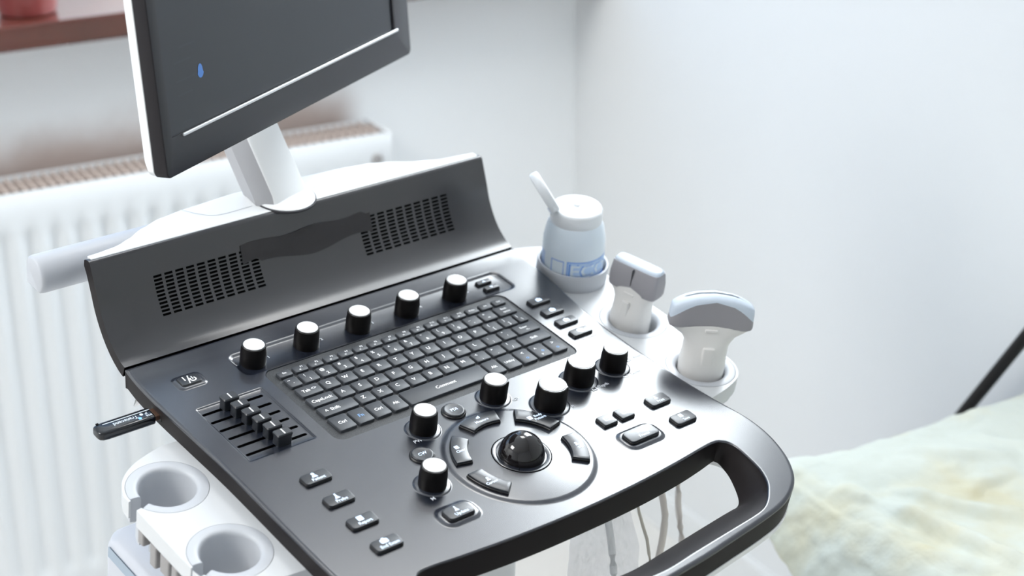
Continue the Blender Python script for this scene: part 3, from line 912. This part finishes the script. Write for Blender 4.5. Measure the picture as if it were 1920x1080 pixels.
# shallow cup that holds the gel bottle, moulded on the right tray
cu = BM()
cu.revolve([(30, -20), (36.6, -20), (37.4, -17), (37.6, -2.5), (36.8, -1.2), (35.2, -1.2), (34.6, -2.5), (34.2, -17), (20, -18.5)], 268.3, 127.5, 56)
mesh_obj('bottle_cup', cu.bm, 'whitesoft', right_tray, DECK, 40)

# ---- lower left housing with grey-blue stripe
lh = BM()
def lh_loop(o, z): return rrect(-196, -95, 196 - 2 * o, 384 - 2 * o, 18, z, 6)
lh.loft([lh_loop(10, -250), lh_loop(0, -190), lh_loop(0, -112), lh_loop(2, -104), lh_loop(7, -100)])
tag(mesh_obj('lower_housing', lh.bm, 'greylower', machine, DECK, 40), 'pale lower housing below the left holder tray')
stb = BM()
stb.strip([[(-294.6, 82, -118), (-294.6, -270, -118)], [(-294.2, 82, -107), (-294.2, -270, -107)]], closed=False)
stb.strip([[(-293.6, 82, -118), (-293.6, -270, -118)], [(-293.2, 82, -107), (-293.2, -270, -107)]], closed=False)
mesh_obj('accent_stripe', stb.bm, 'stripe', machine, DECK, 0)

# ---- column, base and castors (below the frame)
cb = BM()
cb.loft([rrect(0, 100, 190, 200, 40, z, 6) for z in (120, 560)] + [rrect(0, 110, 220, 210, 40, 760, 6), rrect(0, 110, 220, 180, 40, 862, 6)])
mesh_obj('column', cb.bm, 'white', machine, None, 40)
bs = BM(); bs.rbox(-240, 240, -170, 370, 85, 150, 60, 15)
mesh_obj('base', bs.bm, 'white', machine, None, 40)
for x in (-190, 190):
    for y in (-120, 320):
        c = BM()
        L = [[(x + xx, y + r * cos(2 * pi * k / 24), 45 + r * sin(2 * pi * k / 24)) for k in range(24)] for xx, r in ((-14, 40), (-11, 45), (11, 45), (14, 40))]
        c.loft(L); c.box(x - 8, x + 8, y - 8, y + 8, 60, 90)
        mesh_obj('castor', c.bm, 'bezside', machine, None, 40)

# ================================================================== THINGS ON THE MACHINE
# ---- usb stick
UM = DECK @ T(-0.2265, 0.1165, -0.0112)
usb = empty('usb_stick', UM)
tag(usb, 'glossy black USB stick plugged into the left edge of the console', 'usb stick')
b = BM()
b.loft([rrect(0, 0, 1, 1, .1, 0, 5)][:0] or [[(x, y * w, z * h - .2) for (y, z) in [(8.2 * cos(a), 4.6 * sin(a)) if False else ((8.4 * (abs(cos(a)) ** .45) * (1 if cos(a) >= 0 else -1)), (4.7 * (abs(sin(a)) ** .45) * (1 if sin(a) >= 0 else -1))) for a in [2 * pi * k / 32 for k in range(32)]]]
     for x, w, h in ((-61, .55, .6), (-60, .78, .82), (-57, .94, .97), (-52, 1, 1), (-9, 1, 1), (-8, .97, .95), (-7.6, .9, .9))])
ub = mesh_obj('case', b.bm, 'usb', usb, UM, 40)
b = BM()
b.poly([(-53, 2.9), (-7.9, 2.9), (-7.9, 3.8), (-53, 3.8)], 4.62, 0)
b.text('Transcend', -33, -1.2, 4.62, 5.6, pi, 0)
b.text('JF', -13, -.6, 4.62, 3.6, pi, 0); b.text('8GB', -12, -4, 4.62, 3.2, pi, 0)
b.poly(circ(-17.5, 0, 1.6, 12), 4.62, 0)
b.poly(circ(-21, -4.4, 1.5, 12), 4.62, 1)
mesh_obj('printed_mark', b.bm, ['usbline', 'usbled'], usb, UM, 0)
b = BM(); b.box(-8.5, 3.5, -6, 6, -2.3, 2.3)
mesh_obj('connector', b.bm, 'usbmetal', usb, UM, 0)
b = BM(); b.box(-57.5, -55, 5.2, 7.4, 4.0, 4.7)
mesh_obj('lanyard_hole', b.bm, 'hole', usb, UM, 0)
# port plate in the console edge
b = BM(); b.box(-229.2, -226, 108, 125, -14.6, -6.0)
mesh_obj('usb_port', b.bm, 'usbport', machine, DECK, 0)

# ---- gel bottle
GB = DECK @ T(0.2685, 0.1275, -0.0185) @ Matrix.Rotation(radians(-3.5), 4, (0.55, 0.83, 0))
gel = empty('gel_bottle', GB)
tag(gel, 'pale blue gel bottle with open white flip cap in the cup holder', 'bottle')
b = BM()
prof = [(28, 0), (31.2, 1), (32.3, 4), (32.3, 36), (32, 46), (30.5, 54), (29, 61), (27, 66)]
b.revolve(prof, seg=64, mi=0)
def on_cyl(body, ang0, z, size, R, mi, sx=1.0, arr=b):
    vs, fs = glyphs(body)
    x0 = min(v[0] for v in vs)
    nv = []
    for v in vs:
        a = ang0 + (v[0] - x0) * size * sx / R
        nv.append(arr.v((R * cos(a), R * sin(a), z + v[1] * size)))
    for f in fs: arr.f([nv[i] for i in f], mi)
def cyl_rect(a0, a1, z0, z1, R, mi, n=12):
    b.strip([[(R * cos(a0 + (a1 - a0) * k / n), R * sin(a0 + (a1 - a0) * k / n), z) for k in range(n + 1)] for z in (z0, z1)], closed=False, mi=mi)
AV = atan2(-1.15, -1.15)            # side turned to the operator's left front
RR = 32.5
a_e = AV - 0.14
cyl_rect(a_e, a_e + 1.75, 7.2, 13.4, RR, 1)
on_cyl('SUPERGEL', a_e + .06, 8.3, 5.4, RR + .12, 2, 1.25)
cyl_rect(a_e + .0, a_e + .03, 7, 32.5, RR, 1, 2); cyl_rect(a_e, a_e + 1.75, 31.6, 32.6, RR, 1)
cyl_rect(a_e + .03, a_e + 1.75, 13.4, 31.6, RR, 3)
on_cyl('ECO', a_e + .07, 14.4, 22.5, RR + .1, 1, 1.06)
on_cyl('ECO', a_e + .12, 15.6, 19, RR + .22, 2, 1.2)
cyl_rect(a_e - .56, a_e - .535, 7, 32, RR, 1, 2); cyl_rect(a_e - .56, a_e - .12, 31.2, 32, RR, 1)
cyl_rect(a_e - .12, a_e - .10, 10, 32, RR, 1, 2)
for k in range(5): cyl_rect(a_e - .95 - k * .07, a_e - .93 - k * .07, 6, 34, RR, 1, 2)
mesh_obj('bottle_body', b.bm, ['bottle', 'bluelabel', 'bluepale', 'labelmid'], gel, GB, 50)
b = BM()
b.revolve([(26, 64.5), (26.8, 65.5), (26.6, 78), (25.4, 80.2), (23.6, 81), (16, 80.4), (9, 81), (4, 82.4), (3.6, 84.4), (2, 84.6)], seg=56)
mesh_obj('cap', b.bm, 'bottlecap', gel, GB, 40)
# flip lid, hinged at the side towards the wall, standing open
hd = atan2(0.42, -0.9)
LM = GB @ RZ(hd) @ T(0.0265, 0, 0.0775) @ Matrix.Rotation(radians(-58), 4, 'Y')
b = BM()
b.loft([[(23.5 + r * cos(2 * pi * k / 40), r * .92 * sin(2 * pi * k / 40), z) for k in range(40)] for r, z in ((20, -1), (23.4, -.4), (24, 2), (23.6, 7), (22.4, 8.4), (10, 8.8))])
b.box(-2.5, 2, -6, 6, -3, 3)
mesh_obj('flip_lid', b.bm, 'bottlecap', gel, LM, 40)

# ---- probes
def super_loop(a, bb, e, z, n=40, zf=None, ox=0):
    out = []
    for k in range(n):
        t = 2 * pi * k / n; c, sn = cos(t), sin(t)
        x = a * abs(c) ** (2 / e) * (1 if c >= 0 else -1); y = bb * abs(sn) ** (2 / e) * (1 if sn >= 0 else -1)
        out.append((x + ox, y, z + (zf(x) if zf else 0)))
    return out
def cable_pts(P): return catmull(P, 8)
def W2(mwi, P): return [tuple((mwi @ Vector(p)) / MM) for p in P]

PM = DECK @ T(0.2655, 0.033, -0.020) @ RZ(radians(-75.5))
lp = empty('ultrasound_probe', PM)
tag(lp, 'linear ultrasound probe with narrow boxy grey head, second in holder beside the bottle', 'ultrasound probe', 'ultrasound probes in the right holder tray')
b = BM()
arch = lambda k: (lambda x: k * max(-.2, 1 - (x / 15) ** 2))
b.loft([super_loop(18, 17, 2.3, -26), super_loop(20.5, 19, 2.3, -10), super_loop(20.6, 19, 2.3, 4), super_loop(19.6, 17, 2.4, 14), super_loop(19.4, 14.4, 2.6, 24, zf=arch(1)),
        super_loop(22, 12.6, 3.2, 31, zf=arch(3)), super_loop(26, 12.2, 4, 36.5, zf=arch(4.5)), super_loop(26.8, 12, 5, 38.5, zf=arch(5))])
mesh_obj('probe_body', b.bm, 'probewhite', lp, PM, 45)
b = BM()
b.loft([super_loop(26.9, 12.1, 5.5, 37, zf=arch(5)), super_loop(27.8, 12.6, 6, 40, zf=arch(5)), super_loop(28, 12.4, 6, 50), super_loop(27, 10.2, 6, 61), super_loop(26.6, 9.4, 6, 62.5)], 0)
b.box(-.35, .35, 10.0, 12.9, 44, 62, 1); b.box(-.35, .35, -12.9, -10.0, 44, 62, 1)
mesh_obj('probe_head', b.bm, ['probegrey', 'gap'], lp, PM, 45)
b = BM()
b.loft([super_loop(26.2, 9.0, 5, 61.5), super_loop(26, 8.6, 5, 64), super_loop(25, 7, 5, 65.6), super_loop(22, 4, 4, 66)])
mesh_obj('lens', b.bm, 'lens', lp, PM, 50)
b = BM(); b.rbox(-5.5, 5.5, -13.6, -11, 33, 35.5, .8, .4); b.rbox(-4, 4, -17.6, -14.5, 10, 27, 3, .6)
mesh_obj('marker_ridge', b.bm, 'probewhite', lp, PM, 40)

CM = DECK @ T(0.267, -0.067, -0.020) @ RZ(radians(-36))
cp = empty('ultrasound_probe', CM)
tag(cp, 'curved ultrasound probe with wide fan-shaped grey head nearest the hand grip', 'ultrasound probe', 'ultrasound probes in the right holder tray')
b = BM()
zs0 = lambda k: (lambda x: k * (1 - (x / 21) ** 2) if abs(x) < 30 else -k * 1.04)
b.loft([super_loop(19, 17.5, 2.3, -26), super_loop(22, 20, 2.3, -10), super_loop(22.6, 20, 2.4, 5), super_loop(21.6, 17.4, 2.5, 20), super_loop(22, 14.6, 2.7, 32, zf=zs0(1)),
        super_loop(27, 12.4, 3, 41, zf=zs0(1.5)), super_loop(36, 11, 3.6, 48.5, zf=zs0(2)), super_loop(40.6, 10.6, 4.4, 52.5, zf=zs0(2.2))])
mesh_obj('probe_body', b.bm, 'probewhite', cp, CM, 45)
b = BM()
f0 = zs0(2.2)
top = lambda x: -23 * (abs(x) / 41.5) ** 2.0
b.loft([super_loop(40.7, 10.7, 4.6, 52, zf=f0), super_loop(41.4, 10.9, 4.6, 54, zf=f0)] +
       [super_loop(41.4 - .4 * t, 10.9 - .8 * t, 4.6, 54 + 26 * t, zf=lambda x, t=t: f0(x) * (1 - t) + t * top(x)) for t in (.33, .66, .9, 1)], 0)
mesh_obj('probe_head', b.bm, 'probegrey', cp, CM, 50)
b = BM()
top2 = lambda x: -13.5 * (abs(x) / 41.5) ** 2.1
b.loft([super_loop(41.0 - o, 10.1 - q, 4.4, 79.6 + h, zf=lambda x, h=h: top(x) + (top2(x) - top(x)) * min(1, max(0, (h + 1) / 4))) for o, q, h in ((0, 0, -1), (.1, .4, 1.2), (.6, 1.6, 3), (1.6, 3.4, 4.2), (3, 5.6, 5), (6, 8.4, 5.5))])
mesh_obj('lens', b.bm, 'lens', cp, CM, 60)
b = BM(); b.rbox(-6, 6, -12.6, -9, 47.5, 50, .8, .4); b.rbox(-6, 6, -18.6, -14.5, 12, 32, 4, .8)
mesh_obj('marker_ridge', b.bm, 'probewhite', cp, CM, 40)


def world_tube(name, pts, rad, m, parent):
    b = BM(); b.tube(catmull(pts, 8), rad, 12)
    return mesh_obj(name, b.bm, m, parent, None, 60)
world_tube('cable', [(267, -56, 826), (262, -58, 800), (246, -62, 768), (218, -69, 753), (203, -74, 745), (199, -81, 731), (197, -86, 719), (191, -90, 702), (183, -93, 683), (174, -95, 664), (160, -95, 635), (138, -80, 560), (118, -20, 440), (104, 60, 400), (92, 80, 398)], 3.5, 'cable', cp)
world_tube('cable', [(267, 39, 846), (268, 32, 815), (269, 8, 770), (268, -20, 735), (265, -36, 709), (261, -41, 692), (258, -46, 677), (254, -54, 657), (250, -61, 636), (242, -70, 601), (215, -60, 520), (160, 20, 440), (120, 110, 420), (92, 120, 420)], 3.4, 'cable', lp)
tc_ = world_tube('thin_cable', [(166, -60, 838), (163, -72, 790), (161, -83, 748), (160, -88, 735), (159, -95, 722), (159, -100, 712), (157, -105, 699), (154, -111, 682), (147, -112, 640), (128, -80, 560), (112, -20, 490), (99, 30, 455)], 1.6, 'thincable', None)
tag(tc_, 'thinnest of the beige cables, hanging beside the clear plastic bag', 'cable')
tu_ = world_tube('grey_tube', [(124, -72, 836), (121, -80, 790), (118, -87, 752), (116, -93, 738), (114, -98, 724), (110, -105, 705), (105, -112, 682), (98, -116, 640), (92, -112, 600)], 3.6, 'tube', None)
tag(tu_, 'straight grey tube hanging inside the clear plastic bag', 'tube')
b = BM()
cx_, cy_ = 112, -100
e1 = Vector((.762, -.648, 0))                   # across the bag
e2 = Vector((.648, .762, 0))
for sgn in (-1, 1):
    rows = []
    for j in range(91):
        v = j / 90; z = 842 - 262 * v
        row_ = []
        for i in range(45):
            u = i / 44 * 2 - 1
            w = (20 + 46 * min(1, v * 2.2)) * (.5)
            q = Vector((u * 2.2, v * 7, sgn * 2.0))
            th = sgn * (1 - u * u) * (3 + 10 * min(1, v * 2)) + (8 * noise.noise(q) + 7 * noise.noise(q * 2.7) + 4.5 * noise.noise(q * 6) + 2 * noise.noise(q * 13)) * (1 - abs(u) ** 6)
            p = Vector((cx_, cy_, 0)) + e1 * (u * w + 4 * noise.noise(Vector((v * 6, 1.3 if u > 0 else 7.7, 0))) * abs(u)) + e2 * th + Vector((-14 * v, -22 * v + 14, z))
            row_.append(tuple(p))
        rows.append(row_)
    b.strip(rows, closed=False)
bag = mesh_obj('plastic_bag', b.bm, 'film', None, None, 80)
tag(bag, 'crumpled clear plastic bag hanging under the console hand grip', 'bag')


# ================================================================== ROOM
KW, KR = 1.308, 0.894
S0, N0, ZC = -2.7, -2.8, 2.7
def room_mesh(name, bm, mats, kind='structure', smooth=0, parent=None):
    o = mesh_obj(name, bm, mats, parent, ROOM, smooth)
    if kind: o['kind'] = kind
    return o
def slab(x0, x1, y0, y1, z0, z1):
    b = BM(); b.box(x0 * 1000, x1 * 1000, y0 * 1000, y1 * 1000, z0 * 1000, z1 * 1000); return b
def wall_with_opening(axis, a0, a1, z0, z1, k, th, op):
    b = BM(); oa0, oa1, oz0, oz1 = op
    def bx(p0, p1, q0, q1):
        if axis == 'x': b.box(p0 * 1000, p1 * 1000, k * 1000, (k + th) * 1000, q0 * 1000, q1 * 1000)
        else: b.box(k * 1000, (k + th) * 1000, p0 * 1000, p1 * 1000, q0 * 1000, q1 * 1000)
    bx(a0, oa0, z0, z1); bx(oa1, a1, z0, z1); bx(oa0, oa1, z0, oz0); bx(oa0, oa1, oz1, z1)
    return b
WIN1 = (-1.25, 0.85, 0.985, 2.52)
WIN2 = (0.465, 1.15, 1.30, 2.22)
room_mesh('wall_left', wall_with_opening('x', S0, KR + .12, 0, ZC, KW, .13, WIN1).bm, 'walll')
room_mesh('wall_right', wall_with_opening('y', N0, KW, 0, ZC, KR, .12, WIN2).bm, 'wallr')
room_mesh('wall_back', slab(S0, KR + .25, N0 - .1, N0, 0, ZC).bm, 'wallr')
room_mesh('wall_side', slab(S0 - .1, S0, N0 - .1, KW + .25, 0, ZC).bm, 'wallr')
room_mesh('floor', slab(S0 - .1, KR + .12, N0 - .1, KW + .25, -.1, 0).bm, 'floor')
room_mesh('ceiling', slab(S0 - .1, KR + .12, N0 - .1, KW + .25, ZC, ZC + .1).bm, 'ceil')
room_mesh('baseboard_right', slab(KR - .012, KR, N0, KW, 0, .07).bm, 'wallr')

# window over the radiator: wooden frame, pane, deep wooden sill
w1 = empty('window_1', ROOM @ T((WIN1[0] + WIN1[1]) / 2, KW, WIN1[2])); w1['kind'] = 'structure'
def frame_bars(op, k, axis, bars, depth):
    b = BM(); a0, a1, z0, z1 = [v * 1000 for v in op]; k *= 1000
    for (p0, p1, q0, q1) in bars(a0, a1, z0, z1):
        if axis == 'x': b.box(p0, p1, k, k + depth, q0, q1)
        else: b.box(k, k + depth, p0, p1, q0, q1)
    return b
fb = frame_bars(WIN1, KW + .05, 'x', lambda a0, a1, z0, z1: [(a0, a1, z0, z0 + 60), (a0, a1, z1 - 60, z1), (a0, a0 + 60, z0 + 60, z1 - 60), (a1 - 60, a1, z0 + 60, z1 - 60), (-330, -230, z0 + 60, z1 - 60)], 60)
mesh_obj('window_frame', fb.bm, 'white', w1, ROOM, 0)
b = BM(); b.box(WIN1[0] * 1000 + 60, WIN1[1] * 1000 - 60, (KW + .077) * 1000, (KW + .083) * 1000, 1045, 2460)
mesh_obj('pane', b.bm, 'pane', w1, ROOM, 0)
b = BM()
b.loft([[(x, y, z) for (y, z) in ((1188, 949), (1186, 952), (1185.5, 962), (1186.5, 974), (1186, 982), (1188, 986), (1420, 986), (1420, 949))] for x in (-1320, 880)])
mesh_obj('window_sill', b.bm, 'wood', w1, ROOM, 30)
# dark red pot on the sill, only its foot is in the picture
POT = ROOM @ T(-0.050, 1.262, 0.986)
pot = empty('plant_pot', POT)
tag(pot, 'dark red pot standing on the brown window sill at the top left', 'pot')
b = BM(); b.revolve([(36, 0), (40, 1.5), (42, 8), (50, 90), (54, 92), (54, 108), (50, 108), (46, 90)], seg=48)
mesh_obj('pot_body', b.bm, 'potred', pot, POT, 40)
b = BM(); b.revolve([(5, 85), (46, 88), (46, 92), (30, 97), (5, 99)], seg=32)
mesh_obj('soil', b.bm, 'soil', pot, POT, 40)
# smaller high window in the right wall (outside the picture, lights the deck)
w2 = empty('window_2', ROOM @ T(KR, (WIN2[0] + WIN2[1]) / 2, WIN2[2])); w2['kind'] = 'structure'
fb = frame_bars(WIN2, KR + .05, 'y', lambda a0, a1, z0, z1: [(a0, a1, z0, z0 + 40), (a0, a1, z1 - 40, z1), (a0, a0 + 40, z0 + 40, z1 - 40), (a1 - 40, a1, z0 + 40, z1 - 40)], 50)
mesh_obj('window_frame', fb.bm, 'white', w2, ROOM, 0)
b = BM(); b.box((KR + .07) * 1000, (KR + .076) * 1000, WIN2[0] * 1000 + 40, WIN2[1] * 1000 - 40, WIN2[2] * 1000 + 40, WIN2[3] * 1000 - 40)
mesh_obj('pane', b.bm, 'pane', w2, ROOM, 0)

# ---- radiator
RM = ROOM
rad = empty('radiator', ROOM @ T(-0.3, 1.24, 0.12))
tag(rad, 'white panel radiator with vertical flutes under the wooden window sill', 'radiator')
b = BM()
xa, xb, zb_, zt_ = -1100, 485, 70, 739
PIT = 37.5
def flute(x, z):
    e = min(1, max(0, (zt_ - 52 - z) / 22)) * min(1, max(0, (z - zb_ - 30) / 22)) * min(1, max(0, (xb - 22 - x) / 12))
    u = ((x + 139 + PIT * 40) % PIT) / PIT
    c = .5 - .5 * cos(2 * pi * u)
    return 1188 + 9 * e * (1 - c ** .8)
xs_ = [xa + k * PIT / 8 for k in range(int((xb - xa) / (PIT / 8)))] + [xb]
zs_ = [zb_, zb_ + 20, zb_ + 30, zb_ + 41, zb_ + 52, 420, zt_ - 76, zt_ - 68, zt_ - 60, zt_ - 52, zt_ - 30, zt_ - 4, zt_]
b.strip([[(x, flute(x, z) if z < zt_ - 1 else 1190, z) for x in xs_] for z in zs_], closed=False)
b.box(xa, xb, 1199, 1204, zb_, zt_ - 2)
mesh_obj('front_panel', b.bm, 'rad', rad, RM, 50)
b = BM()
b.box(xa, xb, 1276, 1288, zb_, zt_ - 2); b.box(xb - 4, xb, 1190, 1288, zb_, zt_); b.box(xa, xa + 4, 1190, 1288, zb_, zt_)
mesh_obj('rear_panel', b.bm, 'rad', rad, RM, 0)
b = BM()
b.box(xa + 4, xb - 4, 1205, 1276, zt_ - 30, zt_ - 28, 1)
x = xa + 8
while x < xb - 10:
    b.box(x, x + 4.5, 1205, 1276, zt_ - 7, zt_ - 1, 0); x += 14
for y in (1226, 1252): b.box(xa + 4, xb - 4, y - 2, y + 2, zt_ - 8, zt_ - .5, 0)
mesh_obj('top_grille', b.bm, ['grille', 'grillein'], rad, RM, 0)
b = BM()
b.loft([[(458 + r * cos(2 * pi * k / 24), y, 700 + r * sin(2 * pi * k / 24)) for k in range(24)] for r, y in ((9, 1192), (9, 1184), (7.5, 1181))])
mesh_obj('vent_plug', b.bm, 'toothgrey', rad, RM, 40)
for x in (-900, 350):
    b = BM(); b.box(x, x + 30, 1288, 1308, 300, 600)
    mesh_obj('wall_bracket', b.bm, 'rad', rad, RM, 0)

# ---- examination couch and its cover
CZ = 0.625
couch = empty('examination_couch', ROOM @ T(0.63, -0.9, 0))
tag(couch, 'examination couch along the right wall under a pale green cover', 'couch')
b = BM(); b.rbox(486, 884, -2050, 122, 470, 610, 14, 10)
mesh_obj('mattress', b.bm, 'couch', couch, ROOM, 40)
b = BM(); b.rbox(494, 878, -2040, 112, 420, 470, 10, 4)
mesh_obj('frame', b.bm, 'couchframe', couch, ROOM, 40)
for x in (520, 850):
    for y in (-1980, 30):
        b = BM(); b.tube([(x, y, 0), (x, y, 240), (x, y, 425)], 18, 14)
        mesh_obj('leg', b.bm, 'couchframe', couch, ROOM, 40)
NX, NY = 130, 260
FOLDS = [([(516, 9), (522, -28), (534, -74), (546, -126), (552, -181), (548, -320)], 17), ([(440, 10), (458, -18), (462, -66), (465, -105), (461, -150), (455, -260)], 11), ([(495, 56), (500, 25), (517, 2)], 8),
         ([(546, 27), (564, -4), (584, -50), (621, -92), (650, -160)], 11), ([(600, 90), (640, 40), (700, -10)], 6), ([(690, 100), (720, 30), (760, -40)], 7), ([(600, -40), (640, -20), (690, -30)], 6)]
def fold_height(x, y):
    h = 0
    for pts, a in FOLDS:
        best = 1e9; end = 1; side = 1
        for k, (p, q) in enumerate(zip(pts, pts[1:])):
            dx, dy = q[0] - p[0], q[1] - p[1]; L2 = dx * dx + dy * dy
            t = max(0, min(1, ((x - p[0]) * dx + (y - p[1]) * dy) / L2))
            dd_ = hypot(x - p[0] - dx * t, y - p[1] - dy * t)
            if dd_ < best:
                best = dd_; side = 1 if dx * (y - p[1]) - dy * (x - p[0]) > 0 else -1
                u_ = (k + t) / (len(pts) - 1); end = min(1, u_ / .25, (1 - u_) / .25)
        w_ = 7 if side < 0 else 17
        h += a * end * math.exp(-(best / w_) ** 2)
    return h

b = BM(); rows = []
for j in range(NY + 1):
    y = 143 - (590 * j / 180 if j <= 180 else 590 + 1600 * (j - 180) / (NY - 180))
    zbot = 570 - (80 - y) * .5 if y < 80 else 570 + (y - 80) * .3
    zbot = max(zbot, 380) + 5 * noise.noise(Vector((y * .02, 0, 0)))
    row_ = []
    for i in range(NX + 1):
        u = i / NX                                   # across: hanging side, then the top, then the wall side
        if u < .25: d_ = 1 - u / .25; t = -d_ * (618 - zbot); x, z = 474 - 44 * sin(min(1, -t / 75) * pi / 2), 618 + t * .98
        else: t = (u - .25) / .75 * 412; x, z = 474 + t, 618 + min(6, t * .4)
        yy = y
        q = Vector((x * .004, y * .004, z * .004))
        w = noise.noise(q * 1.3) * 9 + noise.noise(q * 3.1 + Vector((3, 1, 0))) * 5
        # long folds running towards the operator
        ph = (x * .62 + y * .36) * .018 + 1.6 * noise.noise(q * .9)
        ridge = max(0, sin(ph)) ** 5 * 30 * (.4 + .6 * min(1, max(0, (110 - y) / 250)))
        ph2 = (x * .8 + y * .2) * .05 + 2.2 * noise.noise(q * 1.5 + Vector((0, 5, 2)))
        ridge += max(0, sin(ph2)) ** 5 * 13 * min(1, max(.15, (110 - y) / 160))
        if t < 0:
            x -= 3 + w * .7 + ridge * .7 * min(1, -t / 60) + fold_height(x, y) * .5 + 2.5 * noise.noise(q * 9) + 2 * noise.noise(q * 19)
        else:
            z += w * .5 + ridge * .6 - 4 + 8 * u + fold_height(x, y) + 2.2 * noise.noise(q * 9) + 1.6 * noise.noise(q * 19)
        edge = max(0, (y - 105) / 40)
        if edge > 0:
            z -= 14 * edge ** 2
        row_.append((min(x, 886), yy, z))
    rows.append(row_)
b.strip(rows, closed=False)
cov = mesh_obj('couch_cover', b.bm, 'cover', None, ROOM, 70)
sm = cov.modifiers.new('thickness', 'SOLIDIFY'); sm.thickness = 0.0015; sm.offset = 1
tag(cov, 'crumpled pale green disposable cover spread over the examination couch', 'couch cover')

# ---- thin black pole behind the couch
b = BM()
p0, p1 = Vector((846, 240, 545)), Vector((846, 142, 694)); dd = (p1 - p0)
b.tube([tuple(p0 - dd * 3.62), tuple(p0), tuple(p1), tuple(p1 + dd * 3)], 8, 14)
tag(mesh_obj('black_pole', b.bm, 'pole', None, ROOM, 40), 'thin black pole leaning behind the covered couch by the wall', 'pole')

# ---- unseen ceiling lamps, added for fill and rear panel highlights
for (x0, x1, y0, y1, lb) in ((-2350, -1450, -350, 550, 'square white ceiling lamp panel over the left part of the room'), (330, 850, 330, 930, 'smaller ceiling lamp panel beside the right wall')):
    cl = empty('ceiling_lamp', ROOM @ T((x0 + x1) / 2000, (y0 + y1) / 2000, ZC))
    tag(cl, lb, 'lamp')
    b = BM(); b.rbox(x0, x1, y0, y1, ZC * 1000 - 40, ZC * 1000, 10, 3)
    mesh_obj('lamp_housing', b.bm, 'lampwhite', cl, ROOM, 0)

# ================================================================== LIGHT
def area_light(name, size, power, mw, color):
    l = bpy.data.lights.new(name, 'AREA'); l.shape = 'RECTANGLE'; l.size, l.size_y = size
    l.energy = power; l.color = color
    return link(bpy.data.objects.new(name, l), None, mw)
# daylight just outside both windows
area_light('daylight_window_2', (1.4, 1.8), 172, ROOM @ T(KR + .17, 0.95, 1.98) @ Matrix.Rotation(radians(90), 4, 'Y'), (0.97, 0.99, 1.0))
area_light('ceiling_lamp_light', (0.46, 0.54), 9, ROOM @ T(.59, .63, ZC - .045), (1.0, 0.99, 0.97))  # added overhead light for the rear panel highlights
area_light('ceiling_lamp_light', (0.8, 0.8), 44, ROOM @ T(-1.9, .1, ZC - .045), (1.0, 0.985, 0.96))  # added overhead fill for the left side
wd = bpy.data.worlds.new('sky'); scene.world = wd; wd.use_nodes = True
bg = wd.node_tree.nodes['Background']; bg.inputs[0].default_value = (0.46, 0.68, 1.0, 1); bg.inputs[1].default_value = 1.5

# ================================================================== CAMERA
cam = bpy.data.cameras.new('camera'); co = bpy.data.objects.new('camera', cam); COL.objects.link(co)
Rw = ((0.7618, -0.6476, -0.0140), (-0.2520, -0.2764, -0.9274), (0.5968, 0.7100, -0.3738))
xr = Vector(Rw[0]).normalized(); zf = Vector(Rw[2]); zf = (zf - xr * zf.dot(xr)).normalized(); yd = zf.cross(xr)
mw = Matrix((xr.to_4d(), (-yd).to_4d(), (-zf).to_4d(), (0, 0, 0, 1))).transposed()
for i in range(3): mw[3][i] = 0
mw.translation = Vector((-0.8871, -1.1504, 1.5676)); mw[3][3] = 1
co.matrix_world = mw
cam.sensor_width = 36; cam.lens = 62.372
cam.clip_start = 0.05
cam.dof.use_dof = True; cam.dof.focus_distance = 1.575; cam.dof.aperture_fstop = 4.4
scene.camera = co

vs = scene.view_settings
vs.view_transform = 'Standard'; vs.look = 'None'; vs.gamma = 1; vs.use_curve_mapping = False; vs.exposure = 0.15
cy = scene.cycles
cy.use_denoising = True
cy.max_bounces = 8; cy.diffuse_bounces = 5; cy.transparent_max_bounces = 12
cy.sample_clamp_indirect = 6
cy.caustics_reflective = False; cy.caustics_refractive = False
